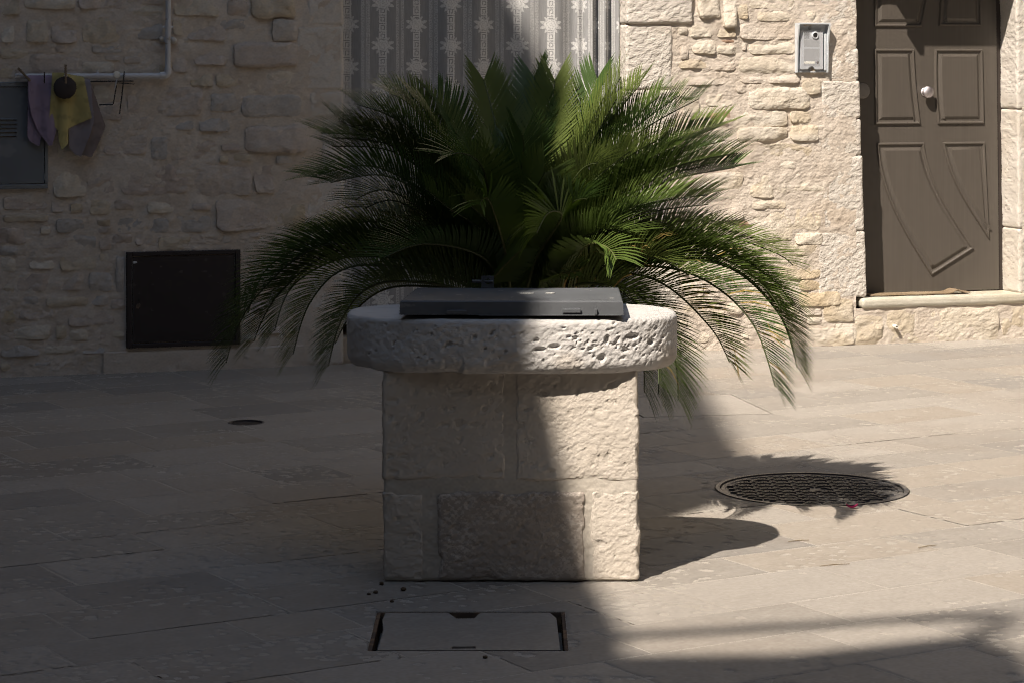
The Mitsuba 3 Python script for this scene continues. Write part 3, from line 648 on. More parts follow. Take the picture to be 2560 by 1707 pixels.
for a in (100, 280): add('manhole_cover__lifting_slot', abox(*(lambda c: (c[0] - .022, c[0] + .022, c[1] - .008, c[1] + .008, -.006, -.0035))((mc[0] + .30 * math.cos(math.radians(a)), mc[1] + .30 * math.sin(math.radians(a))))), 'mat_iron')

tag('drain_cover', 'small dark round drain cover in the paving left of the well', 'drain cover')
dc = np.array([DRAIN_C[0], DRAIN_C[1], 0])
add('drain_cover__ring', revolve([(.080, -.05), (.080, .000), (.070, .000), (.070, -.05)], dc, (0, 0, 1), 40), 'mat_iron', 30)
add('drain_cover__plate', revolve([(0, -.02), (.067, -.02), (.067, -.006), (0, -.006)], dc, (0, 0, 1), 40), 'mat_hatch', 30)

# ================================================================== lace curtain
tag('lace_curtain', 'white lace curtain with roses and key borders hanging in the doorway', 'curtain')
def curtain():
    ns, nv = 420, 30
    s = np.linspace(0, 1, ns)
    t = WIN[0] - .05 + (WIN[1] + .045 - WIN[0] + .05) * s
    rel = t - WIN[0]
    n = .115 + .012 * np.sin(rel * 2 * np.pi / .43 + 1.2) + .006 * np.sin(rel * 2 * np.pi / .21)
    bunch = np.clip((rel - 1.30) / .12, 0, 1)
    n = n + bunch * .024 * np.sin(rel * 2 * np.pi / .075 + .6) + .004 * np.sin(rel * 40)
    u = np.concatenate([[0], np.cumsum(np.hypot(np.diff(t), np.diff(n)) * (1 + .75 * bunch[1:]))])
    z = np.linspace(.19, 2.44, nv)
    fall = 1 + .25 * (1 - z / 2.4)
    T_, Z_ = np.meshgrid(t, z, indexing='ij'); N_ = .115 + (n - .115)[:, None] * fall[None, :]
    U_, V_ = np.meshgrid(u, z, indexing='ij')
    uv = np.stack([U_.ravel() - .108, V_.ravel() + .018], -1)
    return M(W(T_.ravel(), Z_.ravel(), N_.ravel()), gridfaces(ns, nv)), uv
cm, cuv = curtain()
scene['lace_curtain__cloth'] = mikit.ply(cm, 'mat_lace', True, uv=cuv)
add('lace_curtain__rail', tube([W(WIN[0] - .02, 2.43, .115), W(WIN[1] + .02, 2.43, .115)], .009), 'mat_chrome')

# ================================================================== sago palm
tag('sago_palm', 'large dark green sago palm arching out behind the well', 'palm')
PC = np.array([.02, 8.15])
def trunk():
    prof = [(0, -.02), (.17, -.02), (.165, .05), (.15, .3), (.15, .55), (.13, .70), (.08, .78), (0, .80)]
    m = revolve(prof, [PC[0], PC[1], 0], (0, 0, 1), 40)
    m = m.subdivide().subdivide()
    return displace(m, lambda v: .02 * nz(v * [1, 1, 1.6], 18, 2))
add('sago_palm__trunk', trunk(), 'mat_trunk')
FRONDS = [
[(-0.142,8.213,1.077),(-0.324,8.341,1.384),(-0.47,8.4,1.474)],
[(-0.156,8.162,1.065),(-0.362,8.185,1.343),(-0.577,8.2,1.434)],
[(-0.171,8.2,1.033),(-0.411,8.28,1.281),(-0.716,8.35,1.321)],
[(-0.185,8.15,1.007),(-0.449,8.15,1.205),(-0.731,8.15,1.161)],
[(-0.184,8.113,0.951),(-0.4,8.042,1.13),(-0.556,8.0,1.089)],
[(-0.172,8.213,0.899),(-0.443,8.305,1.011),(-0.747,8.4,0.957)],
[(-0.2,8.18,0.887),(-0.556,8.217,0.965),(-0.825,8.246,0.867),(-0.923,8.27,0.641)],
[(-0.199,8.113,0.878),(-0.604,8.067,0.954),(-0.848,8.034,0.783),(-0.946,8.007,0.569),(-0.904,8.0,0.518)],
[(-0.198,8.075,0.837),(-0.511,7.979,0.889),(-0.658,7.923,0.779),(-0.726,7.85,0.56)],
[(-0.172,8.225,0.78),(-0.413,8.321,0.786),(-0.553,8.386,0.689),(-0.636,8.45,0.543)],
[(-0.17,8.162,0.83),(-0.436,8.177,0.902),(-0.672,8.19,0.871),(-0.791,8.2,0.738)],
[(-0.016,8.238,1.06),(-0.054,8.38,1.323),(-0.113,8.5,1.547)],
[(0.006,8.275,1.073),(-0.002,8.481,1.275),(0.009,8.65,1.448)],
[(0.028,8.255,1.089),(0.074,8.417,1.322),(0.08,8.57,1.556)],
[(0.05,8.23,1.076),(0.126,8.36,1.324),(0.156,8.47,1.547)],
[(-0.067,8.062,1.013),(-0.094,7.928,1.207),(-0.164,7.863,1.264),(-0.246,7.8,1.241)],
[(0.006,8.1,1.01),(0.027,8.029,1.174),(0.039,7.978,1.291),(0.02,7.95,1.352)],
[(0.109,8.18,1.005),(0.228,8.22,1.254),(0.398,8.27,1.556)],
[(0.139,8.2,1.033),(0.334,8.279,1.281),(0.547,8.35,1.48)],
[(0.153,8.162,1.006),(0.404,8.183,1.299),(0.685,8.2,1.464)],
[(0.154,8.2,0.974),(0.453,8.28,1.222),(0.773,8.35,1.362)],
[(0.167,8.138,0.949),(0.488,8.117,1.184),(0.811,8.1,1.268)],
[(0.168,8.188,0.916),(0.481,8.247,1.134),(0.816,8.3,1.209)],
[(0.079,8.075,0.954),(0.178,7.957,1.134),(0.24,7.895,1.22),(0.314,7.85,1.233)],
[(0.181,8.1,0.893),(0.367,8.021,1.059),(0.571,7.95,1.127)],
[(0.243,8.225,0.869),(0.579,8.369,1.01),(0.79,8.45,0.964)],
[(0.226,8.162,0.874),(0.624,8.181,0.975),(0.891,8.194,0.915),(0.992,8.2,0.826)],
[(0.225,8.125,0.862),(0.618,8.09,0.953),(0.863,8.066,0.838),(0.97,8.05,0.687)],
[(0.239,8.088,0.851),(0.555,8.022,0.871),(0.78,7.964,0.718),(0.88,7.9,0.44)],
[(0.24,8.125,0.833),(0.472,8.099,0.835),(0.66,8.071,0.678),(0.745,8.05,0.518)],
[(0.24,8.113,0.819),(0.428,8.077,0.779),(0.534,8.04,0.609),(0.553,8.0,0.397)],
[(0.227,8.2,0.797),(0.377,8.253,0.703),(0.447,8.302,0.548),(0.457,8.35,0.385)],
[(0.24,8.138,0.846),(0.678,8.121,0.892),(0.896,8.11,0.717),(0.971,8.1,0.471)],
[(-0.016,8.05,0.898),(-0.065,7.848,1.09),(-0.09,7.806,1.121),(-0.112,7.75,1.079)],
[(0.078,8.045,0.898),(0.162,7.879,1.053),(0.116,7.832,1.07),(0.067,7.73,0.989)],
[(-0.074,8.095,0.799),(-0.038,8.026,0.871),(0.036,7.93,0.95)],
[(0.134,8.1,0.803),(0.158,8.037,0.855),(0.228,7.95,0.874)],
[(0.18,8.062,0.838),(0.242,7.942,0.956),(0.31,7.873,0.957),(0.35,7.8,0.901)],
[(0.312,8.088,0.836),(0.38,8.003,0.901),(0.478,7.9,0.949)],
[(0.006,8.2,1.003),(-0.084,8.291,1.176),(-0.137,8.35,1.294)],
[(0.065,8.213,1.003),(0.185,8.302,1.176),(0.293,8.4,1.383)],
[(0.108,8.113,0.951),(0.267,8.05,1.158),(0.423,8.0,1.29)],
[(-0.067,8.088,0.953),(-0.224,7.966,1.091),(-0.307,7.9,1.166)],
[(-0.081,8.062,0.896),(-0.28,7.922,0.965),(-0.444,7.8,0.918)],
[(-0.038,8.075,0.954),(-0.137,7.904,1.094),(-0.178,7.85,1.126)],
[(0.122,8.075,0.895),(0.292,7.939,1.007),(0.415,7.85,0.999)],
[(-0.112,8.15,0.831),(-0.317,8.15,0.875),(-0.478,8.15,0.809)],
[(0.209,8.075,0.837),(0.435,7.948,0.92),(0.599,7.85,0.857)],
[(0.02,8.075,0.954),(0.07,7.941,1.121),(0.119,7.85,1.225)],
[(-0.038,8.113,0.98),(-0.052,8.041,1.144),(-0.081,8.0,1.233)],
[(-0.083,8.225,0.883),(-0.204,8.339,0.994),(-0.374,8.45,1.01)],
[(0.139,8.225,0.928),(0.337,8.349,1.024),(0.523,8.45,1.017)],
[(0.095,8.225,1.031),(0.201,8.334,1.28),(0.318,8.45,1.55)],
[(0.124,8.22,1.032),(0.291,8.329,1.295),(0.48,8.43,1.522)],
[(0.146,8.188,1.019),(0.377,8.249,1.297),(0.622,8.3,1.481)],
[(-0.083,8.225,1.031),(-0.19,8.369,1.324),(-0.291,8.45,1.474)],
[(-0.112,8.205,1.033),(-0.263,8.314,1.34),(-0.378,8.37,1.482)],
[(-0.141,8.175,1.005),(-0.379,8.216,1.254),(-0.64,8.25,1.383)],
[(0.168,8.175,0.946),(0.479,8.218,1.209),(0.778,8.25,1.309)],
]
def spline(P, n):
    P = np.vstack([2 * P[0] - P[1], P, 2 * P[-1] - P[-2]]); out = []
    m = len(P) - 3
    for i in range(m):
        a, b, c, d = P[i:i+4]; k = n // m + 1
        for t in np.linspace(0, 1, k, endpoint=False): out.append(.5 * (2*b + (c - a)*t + (2*a - 5*b + 4*c - d)*t*t + (3*b - a - 3*c + d)*t**3))
    out.append(P[-2]); return np.array(out)
def resample(P, n):
    d = np.concatenate([[0], np.cumsum(np.linalg.norm(np.diff(P, axis=0), axis=1))])
    s = np.linspace(0, d[-1], n); return np.stack([np.interp(s, d, P[:, k]) for k in range(3)], -1), d[-1]
pr = np.random.default_rng(11)
def frond(pts, young=False, dead=0.0, leaf_len=.165, roll=0.0):
    """(mesh of the leaflets, mesh of dead leaflets or None, mesh of the rachis)"""
    P, L = resample(spline(np.asarray(pts, float), 60), 90)
    P, L = resample(P[:85 if L > .5 else 89], 90)        # the leaflets reach on past the end of the rachis
    T = np.gradient(P, axis=0); T /= np.linalg.norm(T, axis=1, keepdims=True)
    out = P[-1] - P[0]; out[2] = 0; out /= np.linalg.norm(out) + 1e-9
    up = np.array([0, 0, 1.0]) - .25 * out
    N = up - T[0] * T[0].dot(up); N /= np.linalg.norm(N); Ns = []
    for i in range(len(P)):
        N = N - T[i] * N.dot(T[i]); N /= np.linalg.norm(N); Ns.append(N.copy())
    Ns = np.array(Ns); Bs = np.cross(T, Ns)
    c, s = math.cos(roll), math.sin(roll); Ns, Bs = Ns * c + Bs * s, Bs * c - Ns * s
    n = max(14, int(L * .93 / .0084)); V, F, VD, FD = [], [], [], []
    for side in (-1, 1):
        for i in range(n):
            q = .07 + .93 * (i + pr.uniform(-.15, .15)) / n
            q = min(max(q, .05), .995); x = q * (len(P) - 1); k = min(int(x), len(P) - 2); w = x - k
            p = P[k] * (1 - w) + P[k+1] * w; t, nn, b = T[k], Ns[k], Bs[k] * side
            ll = leaf_len * min(1, .30 + 3.2 * q) * (1 - .36 * (max(0, q - .70) / .30) ** 1.5) * pr.uniform(.95, 1.04)
            fw = math.radians(64 - 26 * q ** 3 + pr.uniform(-2, 2))     # angle off the rachis
            vee = math.radians(46 - 10 * q + pr.uniform(-2.5, 2.5))
            d0 = t * math.cos(fw) + (b * math.cos(vee) + nn * math.sin(vee)) * math.sin(fw)
            sag = -nn * .08 - np.array([0, 0, 1]) * .02 + t * .12
            wd = .0037 if not young else .0034
            wv = np.cross(d0, nn); wv /= np.linalg.norm(wv) + 1e-9
            isdead = pr.random() < dead
            vv, ff = (VD, FD) if isdead else (V, F)
            at = len(vv)
            curl = .35 if isdead else (.16 if young else .0)
            for e, ww in ((0, .55), (.35, 1.0), (.7, .85), (1.0, .06)):
                c = p + ll * (d0 * e + sag * e * e + nn * curl * (e - e * e * 1.4))
                vv += [c + wv * wd * ww, c - wv * wd * ww]
            for e in range(3): a = at + 2 * e; ff += [[a, a+1, a+3], [a, a+3, a+2]]
    rad = np.interp(np.linspace(0, 1, len(P)), [0, .15, 1], [.0085, .0060, .0018])
    sel = np.unique(np.linspace(0, len(P) - 1, 36).astype(int))
    return M(V, F), (M(VD, FD) if VD else None), tube(P[sel], rad[sel], 6)
def plant(pts, mat='mat_leaf', rmat='mat_rachis_dark', **k):
    lm, dm, rm = frond(pts, **k)
    key = add('sago_palm__frond', lm, mat, True)
    add(key + '__rachis', rm, rmat, True)
    if dm is not None:
        add(key + '__dead_leaflets', dm, 'mat_leaf_dead', True); tag(key + '__dead_leaflets', 'yellowed leaflets', kind='stuff')
    return key
FRESH = {33, 34, 35, 36, 37}
for i, pts in enumerate(FRONDS):
    pts = np.array(pts)
    az = math.atan2(pts[-1][1] - PC[1], pts[-1][0] - PC[0])
    base = np.array([PC[0] + .07 * math.cos(az), PC[1] + .07 * math.sin(az), .70])
    rmat, mat = 'mat_rachis_dark', ('mat_leaf', 'mat_leaf_deep', 'mat_leaf_light')[i % 3]
    if i in FRESH: mat, rmat = ('mat_leaf_fresh' if i in (33, 34) else 'mat_leaf'), 'mat_rachis'
    short = np.linalg.norm(pts[-1] - pts[0]) < .25
    key = plant(np.vstack([base, pts]), mat, rmat, young=i in FRESH, dead=.22 if i == 38 else (.05 if i in (28, 29, 32) else 0.0), leaf_len=.095 if short else .172, roll=pr.uniform(-.28, .28))
    if i in FRESH: tag(key, 'young bright green frond curling at its tip')
for i in list(range(0, 9)) + list(range(17, 26)) + [27, 30, 32, 2, 19, 21]:      # more fronds between those, each a little off its neighbour
    pts = np.array(FRONDS[i]); az = math.atan2(pts[-1][1] - PC[1], pts[-1][0] - PC[0])
    base = np.array([PC[0] + .06 * math.cos(az), PC[1] + .06 * math.sin(az), .70])
    P = np.vstack([base, pts]); s_ = pr.uniform(.80, .97)
    P = base + (P - base) * s_ + np.linspace(0, 1, len(P))[:, None] * pr.uniform([-.06, -.20, -.07], [.06, .14, .05])
    plant(P, ('mat_leaf', 'mat_leaf_deep', 'mat_leaf_light')[pr.integers(3)], dead=.012 if i > 25 else 0.0, roll=pr.uniform(-.3, .3))
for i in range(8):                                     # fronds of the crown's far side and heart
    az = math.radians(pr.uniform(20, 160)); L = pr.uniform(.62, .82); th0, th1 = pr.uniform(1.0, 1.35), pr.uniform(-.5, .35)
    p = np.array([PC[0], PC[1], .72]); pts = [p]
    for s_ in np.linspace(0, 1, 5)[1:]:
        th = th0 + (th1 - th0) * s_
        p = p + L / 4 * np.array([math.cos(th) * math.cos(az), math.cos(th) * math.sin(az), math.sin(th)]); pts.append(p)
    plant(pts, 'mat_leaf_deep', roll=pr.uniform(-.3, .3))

# ================================================================== fittings on the facade
tag('intercom', 'grey video intercom under a rain hood beside the door', 'intercom')
add('intercom__backplate', wbox(1.630, 1.818, 1.513, 1.780, -.012, .02, .004), 'mat_hood')
hd = 'intercom__rain_hood'
def hoodside(t0, t1):
    pg = Polygon([(-.010, 1.510), (-.034, 1.510), (-.040, 1.66), (-.062, 1.770), (-.060, 1.782), (-.010, 1.782)])
    m = prism(pg, t0, t1); v = np.array(m.vertices); return M(W(v[:, 2], v[:, 1], v[:, 0]), m.faces)
add(hd, join([hoodside(1.628, 1.636), hoodside(1.811, 1.819), wbox(1.6365, 1.8105, 1.774, 1.7825, -.0615, -.01, .002), wbox(1.6365, 1.8105, 1.510, 1.5165, -.020, -.010, .001), wbox(1.7955, 1.8105, 1.520, 1.728, -.030, -.011, .004)]), 'mat_hood')
front = sbox(1.652, 1.528, 1.787, 1.742).difference(Point(1.717, 1.524).buffer(.020)).buffer(-.003).buffer(.003)
add('intercom__panel', wprism(front, -.034, -.011), 'mat_panel')
add('intercom__upper_module', wprism(sbox(1.671, 1.650, 1.765, 1.692), -.0355, -.0335), 'mat_panel_dark')
add('intercom__lower_module', wprism(sbox(1.671, 1.545, 1.765, 1.640), -.0355, -.0335), 'mat_panel_dark')
cl = W(1.738, 1.714, -.0335)
add('intercom__lens_ring', revolve([(.0135, 0), (.0215, 0), (.0215, .004), (.0175, .009), (.0145, .009), (.0135, .002)], cl, -NW, 36), 'mat_hood', 40)
add('intercom__lens', revolve([(0, 0), (.0142, 0), (.0138, .004), (.008, .0065), (0, .007)], cl, -NW, 36), 'mat_lens', 50)
for i in range(6): add('intercom__speaker_slot', wbox(1.673, 1.705, 1.6975 + i * .0062, 1.7003 + i * .0062, -.0352, -.0335), 'mat_black')
add('intercom__name_label', wprism(sbox(1.674, 1.558, 1.736, 1.571).buffer(-.003).buffer(.003), -.0372, -.0352), 'mat_label')
add('intercom__call_button', revolve([(0, 0), (.0075, 0), (.007, .003), (0, .004)], W(1.752, 1.566, -.0352), -NW, 20), 'mat_chrome', 40)
for z in (1.755, 1.524): add('intercom__fixing_screw', revolve([(0, 0), (.011, 0), (.009, .003), (0, .004)], W(1.717, z, -.0115), -NW, 16), 'mat_panel_dark', 40)

tag('gas_pipe', 'pale grey pipe bending from vertical to horizontal on the rubble wall', 'pipe')
pn = -.045
add('gas_pipe__riser', tube([W(-1.840, 1.515, pn), W(-1.832, 2.6, pn)], .0142, 16), 'mat_pipe', 40)
add('gas_pipe__run', tube([W(-1.862, 1.497, pn), W(-2.60, 1.494, pn)], .0142, 16), 'mat_pipe', 40)
arc = [W(-1.840 - .022 * (1 - math.cos(a)), 1.519 - .022 * math.sin(a), pn) for a in np.linspace(0, math.pi / 2, 8)]
add('gas_pipe__elbow', join([tube(arc, .0188, 16), tube([W(-1.840, 1.514, pn), W(-1.8398, 1.535, pn)], .0188, 16), tube([W(-1.857, 1.497, pn), W(-1.880, 1.497, pn)], .0188, 16)]), 'mat_pipe', 40)
for (t, z, d) in ((-1.8385, 1.743, ZW), (-2.193, 1.496, TW), (-1.836, 2.2, ZW)):
    c = W(t, z, pn)
    k = add('gas_pipe__clamp', revolve([(.0146, -.007), (.0172, -.007), (.0172, .007), (.0146, .007), (.0146, -.007)], c, d, 20), 'mat_pipe', 30)
    o = TW if d is ZW else ZW
    add(k + '__bolt', join([tube([c - o * .026, c - o * .016], .005, 8), tube([c + o * .016, c + o * .026], .005, 8)]) if d is ZW else tube([c + o * .016, c + o * .030], .005, 8), 'mat_pipe')
add('gas_pipe__wall_bracket', join([abox(-.001, .001, -.001, .001, -.001, .001)]) if False else wbox(-1.875, -1.800, 1.668, 1.692, -.028, .01, .006, .01), 'mat_pipe')
for t, z, r in ((-1.868, 1.684, .013), (-1.806, 1.674, .017)):
    m = trimesh.creation.icosphere(2, r); v = np.array(m.vertices) + W(t, z, -.028); add('gas_pipe__anchor_knob', displace(M(v, m.faces), lambda q: .006 * nz(q, 60, 2)), 'mat_dressed', True)

tag('meter_cabinet', 'blue grey metal meter cabinet with vent slots, high on the left', 'cabinet')
add('meter_cabinet__frame', join([wbox(-2.95, -2.437, .934, .957, -.026, .03, .003), wbox(-2.95, -2.437, 1.443, 1.466, -.026, .03, .003), wbox(-2.452, -2.436, .9575, 1.4425, -.0262, .03, .003), wbox(-2.95, -2.93, .9575, 1.4425, -.0262, .03, .003)]), 'mat_cabinet_frame')
door = sbox(-2.928, .961, -2.4555, 1.4395)
slots = [sbox(-2.78, z - .0042, -2.590, z + .0042) for z in (1.279, 1.258, 1.238, 1.2165, 1.197)]
add('meter_cabinet__door', wprism(door.difference(shapely.union_all(slots)), -.022, -.019), 'mat_cabinet')
add('meter_cabinet__inside', wbox(-2.929, -2.4553, .9605, 1.44, -.0045, .02), 'mat_cabinet')
for z in (1.279, 1.258, 1.238, 1.2165, 1.197):
    m = gridbox(.19, .012, .0022, 1); v = np.array(m.vertices); v[:, 2] += v[:, 1] * .6; add('meter_cabinet__louvre', local(M(v, m.faces), -2.685, z + .0055, -.0245), 'mat_cabinet')
gt = meshkit.text_mesh('GAS', .030, .0015); v = np.array(gt.vertices); v[:, 0] -= v[:, 0].max()
add('meter_cabinet__lettering', M(W(-2.598 + v[:, 0] * 1.1, 1.083 + v[:, 1], -.0215 - v[:, 2]), gt.faces), 'mat_cabinet')
add('meter_cabinet__door_hinge', wbox(-2.456, -2.450, .975, 1.010, -.028, -.018, .001), 'mat_cabinet_frame')

tag('wall_hatch', 'low dark brown metal hatch in the rubble wall left of the palm', 'hatch')
add('wall_hatch__frame', join([wbox(-2.045, -2.018, .124, .607, -.030, .03, .003), wbox(-1.490, -1.464, .124, .607, -.030, .03, .003), wbox(-2.0175, -1.4905, .586, .6068, -.0302, .03, .003), wbox(-2.0175, -1.4905, .1242, .146, -.0302, .03, .003)]), 'mat_hatch')
hd2 = local(gridbox(.519, .004, .432, .02), -1.754, .366, -.020); add('wall_hatch__door', displace(hd2, lambda v: .003 * nz(v, 5, 3)), 'mat_hatch', 40)
add('wall_hatch__keyhole', revolve([(0, 0), (.007, 0), (.006, .0025), (0, .003)], W(-1.980, .365, -.0225), -NW, 14), 'mat_black')
add('wall_hatch__lock_plate', wprism(Polygon([(-1.999, .322), (-1.984, .320), (-1.975, .333), (-1.976, .347), (-1.990, .346), (-1.997, .335)]), -.0255, -.0215), 'mat_rust'); 
add('wall_hatch__catch', wprism(Polygon([(-2.011, .561), (-2.011, .549), (-1.995, .550), (-1.990, .556), (-1.998, .561)]), -.0255, -.0215), 'mat_hood')

# pegged cloths
def cloth(top, bot, n0, seed, folds=3, amp=.010, side=0.0, nu=50, nv=40):
    def along(L, s):
        L = np.array(L, float); d = np.concatenate([[0], np.cumsum(np.abs(np.diff(L[:, 0])) + .25 * np.abs(np.diff(L[:, 1])))]); d /= d[-1]
        return np.stack([np.interp(s, d, L[:, k]) for k in (0, 1)], -1)
    s = np.linspace(0, 1, nu); A, Bt = along(top, s), along(bot, s)
    v = np.linspace(0, 1, nv)[None, :, None]
    P = A[:, None] * (1 - v) + Bt[:, None] * v
    P[..., 0] += side * np.sin(np.linspace(0, 1, nv) * np.pi)[None, :] * (s - .5)[:, None]
    vv = np.linspace(0, 1, nv)[None, :]
    n = n0 - amp * (.35 + .65 * vv) * np.sin(s[:, None] * folds * 2 * np.pi + seed) - .006 * nz(np.stack([P[..., 0], P[..., 1], P[..., 0] * 0 + seed], -1), 22, 3)
    n = n + .012 * np.exp(-vv * 14)
    return M(W(P[..., 0].ravel(), P[..., 1].ravel(), n.ravel()), gridfaces(nu, nv))
tag('cleaning_cloth', 'purple cloth hanging from the pipe, leftmost of the three', 'cloth', 'cloths hung from the pipe')
add('cleaning_cloth__front_fold', cloth([(-2.539, 1.500), (-2.422, 1.500)], [(-2.539, 1.389), (-2.524, 1.303), (-2.494, 1.229), (-2.439, 1.149), (-2.422, 1.151), (-2.40, 1.229), (-2.413, 1.259)], -.074, 1, 1.5, .007), 'mat_cloth_purple', True)
add('cleaning_cloth__back_fold', cloth([(-2.539, 1.48), (-2.464, 1.48)], [(-2.541, 1.195), (-2.53, 1.172), (-2.483, 1.145), (-2.477, 1.182), (-2.469, 1.208)], -.054, 2, 1, .005), 'mat_cloth_purple', True)
tag('cleaning_cloth_001', 'yellow cloth pegged over the pipe with a pointed hem', 'cloth', 'cloths hung from the pipe')
add('cleaning_cloth_001__cloth', cloth([(-2.422, 1.513), (-2.379, 1.513), (-2.336, 1.505), (-2.267, 1.492)], [(-2.437, 1.272), (-2.396, 1.229), (-2.392, 1.181), (-2.379, 1.127), (-2.345, 1.159), (-2.345, 1.233), (-2.293, 1.258), (-2.229, 1.286)], -.088, 4, 1.6, .012), 'mat_cloth_yellow', True)
tag('cleaning_cloth_002', 'grey cloth hanging behind the yellow one', 'cloth', 'cloths hung from the pipe')
add('cleaning_cloth_002__front_fold', cloth([(-2.336, 1.492), (-2.233, 1.480)], [(-2.34, 1.228), (-2.336, 1.137), (-2.31, 1.107), (-2.278, 1.091), (-2.235, 1.20), (-2.215, 1.275)], -.074, 3, .8, .008), 'mat_cloth_grey', True)
add('cleaning_cloth_002__back_fold', cloth([(-2.30, 1.488), (-2.233, 1.476)], [(-2.300, 1.105), (-2.262, 1.098), (-2.224, 1.088), (-2.185, 1.166), (-2.153, 1.242)], -.052, 6, .7, .006), 'mat_cloth_brown', True)
tag('scrubbing_sponge', 'round dark sponge pegged in front of the yellow cloth', 'sponge')
sp = trimesh.creation.icosphere(4, .056); v = np.array(sp.vertices); m = displace(sp, lambda q: .006 * nz(q, 90, 3) + .006 * nz(q, 30, 1)); v = np.array(m.vertices); v[:, 1] *= .38
add('scrubbing_sponge__pad', local(M(v, m.faces), -2.364, 1.438, -.118), 'mat_sponge')
def peg(name, a, b, w, label):
    tag(name, label, 'clothes peg', 'clothes pegs on the pipe')
    a, b = np.array(a), np.array(b); d = (b - a); L = np.linalg.norm(d); ang = math.atan2(d[0], d[1])
    for k, off in enumerate((-.0045, .0045)):
        m = gridbox(w, .0065, L, .02, .0018); v = np.array(m.vertices); v[:, 1] += off + (.0028 if off > 0 else -.0028) * v[:, 2] / L * 2
        x, z = v[:, 0] * math.cos(ang) + v[:, 2] * math.sin(ang), -v[:, 0] * math.sin(ang) + v[:, 2] * math.cos(ang)
        add(name + '__jaw', local(M(np.column_stack([x, v[:, 1], z]), m.faces), *((a + b) / 2), -.128 if 'sponge' in label else -.078), 'mat_wood')
    c = W(*((a + b) / 2 + d * .08), -.128 if 'sponge' in label else -.078); add(name + '__spring', revolve([(.0035, -.008), (.0052, -.008), (.0052, .008), (.0035, .008), (.0035, -.008)], c, TW, 12), 'mat_chrome')
peg('clothes_peg', (-2.362, 1.553), (-2.362, 1.458), .0105, 'upright wooden clothes peg holding the dark sponge')
peg('clothes_peg_001', (-2.590, 1.536), (-2.530, 1.472), .011, 'slanting wooden clothes peg at the purple cloth')
tag('wire_hook', 'thin dark bent wires hooked over the pipe right of the cloths', 'hook')
def wire(key, pts, r=.0032, mat='mat_black'): add(key, tube([W(*p) for p in pts], r, 8), mat, 40)
wire('wire_hook__upright', [(-2.062, 1.518, -.065), (-2.072, 1.42, -.068), (-2.086, 1.305, -.066)])
wire('wire_hook__angle', [(-2.101, 1.448, -.066), (-2.112, 1.385, -.066), (-2.117, 1.357, -.066), (-2.122, 1.352, -.066), (-2.188, 1.352, -.066)])
wire('wire_hook__crossbar', [(-2.24, 1.468, -.040), (-2.012, 1.470, -.040)]); wire('wire_hook__crossbar_001', [(-2.103, 1.461, -.046), (-2.008, 1.455, -.046)], .0026)
wire('wire_hook__upright_001', [(-2.463, 1.516, -.098), (-2.463, 1.46, -.100)], .003)
wire('wire_hook__loop', [(-2.099, 1.480, -.068), (-2.106, 1.452, -.070), (-2.111, 1.429, -.068), (-2.107, 1.445, -.064), (-2.101, 1.478, -.064)], .0022, 'mat_hood')
add('wire_hook__clip', revolve([(0, 0), (.018, 0), (.016, .004), (0, .005)], W(-2.099, 1.503, -.060), -NW, 20), 'mat_label', 40)

tag('door_mat', 'flat brown straw mat lying on the doorstep', 'door mat')
dm = gridbox(.62, .10, .008, .012, .003, most=60); v = np.array(dm.vertices); v[:, 2] += .006 * nz(v, 14, 3) + .016 * np.exp(-((v[:, 0] - .23) / .03) ** 2) * (v[:, 1] < .06) ; v[:, 1] += .02 * nz(v, 6, 5)
add('door_mat__weave', local(M(v, dm.faces), 2.415, .266, .075), 'mat_mat', 40)
tag('pipe_stub', 'small white pipe end sticking out below the doorstep', 'pipe stub')
add('pipe_stub__pipe', tube([W(2.230, .098, .02), W(2.230, .095, -.045)], .010, 14), 'mat_label'); add('pipe_stub__bore', tube([W(2.230, .0951, -.0452), W(2.230, .095, -.0455)], .0065, 12), 'mat_soil')

# ================================================================== litter on the paving
for i, (x, y, r, lb) in enumerate(((-.420, 7.088, .0055, 'left one of a pair of dark crumbs near the well foot'), (-.4005, 7.108, .0065, 'right one of a pair of dark crumbs near the well foot'), (-.3215, 7.144, .0085, 'largest dark crumb, close to the well foot'), (-.347, 6.99, .005, 'tiny dark crumb just above the access cover'), (-.07, 6.33, .006, 'dark crumb below the access cover'), (-.390, 7.225, .007, 'dark crumb at the left corner of the well pier'))):
    k = thing('crumb', lb, 'crumb', 'crumbs of dirt by the well')
    m = trimesh.creation.icosphere(2, r); v = np.array(m.vertices); m = displace(m, lambda q: r * .9 * nz(q + i, 90, 1)); v = np.array(m.vertices) * [1.15, 1, .75]; add(k + '__lump', M(v + [x, y, r * .55], m.faces), 'mat_trunk', 40)
for (a, b, lb) in (((.899, 7.869), (.970, 7.889), 'dry straw nearest the well on the sunlit paving'), ((.951, 7.482), (1.049, 7.512), 'longest dry straw, lying nearest the viewer'), ((1.305, 7.768), (1.371, 7.806), 'dry straw farthest right on the sunlit paving')):
    k = thing('dry_straw', lb, 'straw', 'dry straws on the paving')
    p = np.array([*a, .003]); q = np.array([*b, .004]); mid = (p + q) / 2 + [.001, .002, .001]; add(k + '__stalk', tube([p, mid, q], [.0010, .0016, .0008], 6), 'mat_twig', 40)
tag('flower_petal', 'fallen crimson flower petal near the manhole cover', 'petal')
g = np.linspace(-1, 1, 9); A, Bq = np.meshgrid(g, g, indexing='ij')
pv = np.column_stack([(A * .020).ravel(), (Bq * .010 * np.sqrt(1.02 - A * A)).ravel(), (.003 + .010 * A * A + .006 * Bq * Bq).ravel()]) + [1.190, 8.465, 0]
add('flower_petal__petal', M(pv, gridfaces(9, 9)), 'mat_petal', True)

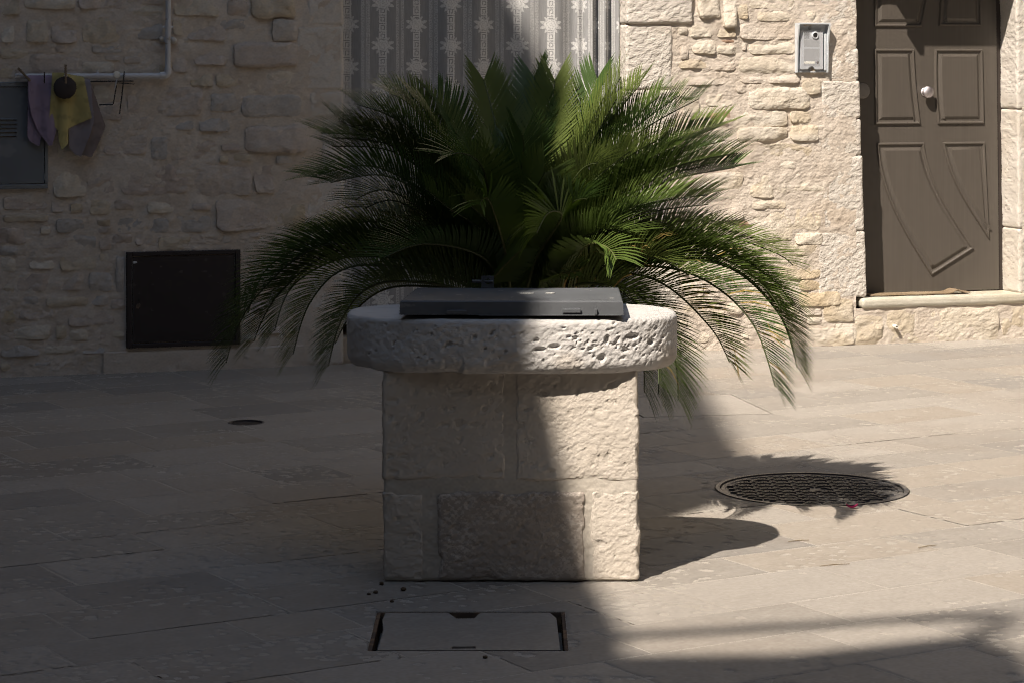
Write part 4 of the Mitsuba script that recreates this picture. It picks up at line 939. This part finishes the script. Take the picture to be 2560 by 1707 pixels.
# ================================================================== houses round the square, outside the frame (they shade it)
def house(name, label, x0, x1, y0, y1, h):
    tag(name, label, 'house')
    add(name + '__wall', abox(x0, x1, y0, y1, 0, h), 'mat_house')
    add(name + '__roof', abox(x0 + .02, x1 - .02, y0 + .02, y1 - .02, h + .001, h + .06), 'mat_roof')

def profile_house(name, label, poly, y0, y1):           # a house whose roof line, seen from the square, is the polygon in (x, z)
    tag(name, label, 'house')
    m = prism(Polygon(poly), y0, y1); v = np.array(m.vertices)
    add(name + '__wall', M(np.column_stack([v[:, 0], v[:, 2], v[:, 1]]), m.faces[:, ::-1]), 'mat_house')
for nm, lb, pts, hh in (('left_house', 'tall plastered house shading the left of the facade', [(-4.93, 11.4), (-4.93, .40), (-12, .40), (-12, 11.4)], 12.0),
                        ('left_house_001', 'lower plastered house before the taller one, shading the well', [(-2.85, 3.45), (-2.95, 2.86), (-3.28, 2.80), (-3.15, 2.2), (-3.29, 1.97), (-3.41, 1.57), (-3.36, 1.0), (-3.36, -1.06), (-12, -1.06), (-12, .38), (-4.90, .38), (-4.90, 3.45)], 7.5)):
    tag(nm, lb, 'house')
    pg = Polygon(pts)
    add(nm + '__wall', prism(pg, 0, hh), 'mat_house'); add(nm + '__roof', prism(pg.buffer(-.05), hh + .001, hh + .04), 'mat_roof')
profile_house('rear_house', 'house behind the viewer whose roof edge shades the foreground', [(-14, 0), (-14, 9.6), (-4.38, 9.84), (-4.07, 9.86), (-3.68, 10.17), (-3.45, 9.85), (-3.3, 9.5), (-3.0, 8.9), (-3.0, 0)], -9, -1.1)
add('rear_house__roof_rail', tube([(-9.0, -1.06, 9.80), (-4.55, -1.06, 10.09), (-3.83, -1.06, 10.37), (-3.66, -1.06, 10.40)], .036, 10), 'mat_iron')
for x, z in ((-8.9, 9.80), (-3.70, 10.39)): add('rear_house__rail_post', abox(x - .03, x + .03, -1.16, -1.11, z - .5, z), 'mat_iron')
house('rear_house_001', 'unseen house added behind the viewer to cut down the sky light', -2.95, 12, -16, -5.5, 14.0)  # added out of view, its height set to hold back skylight
house('added_right_house', 'unseen house added at the right to cut down the sky light', 6.2, 13, -3.0, 14.5, 15.0)  # added beyond the frame, tall to narrow the open sky and deepen shade
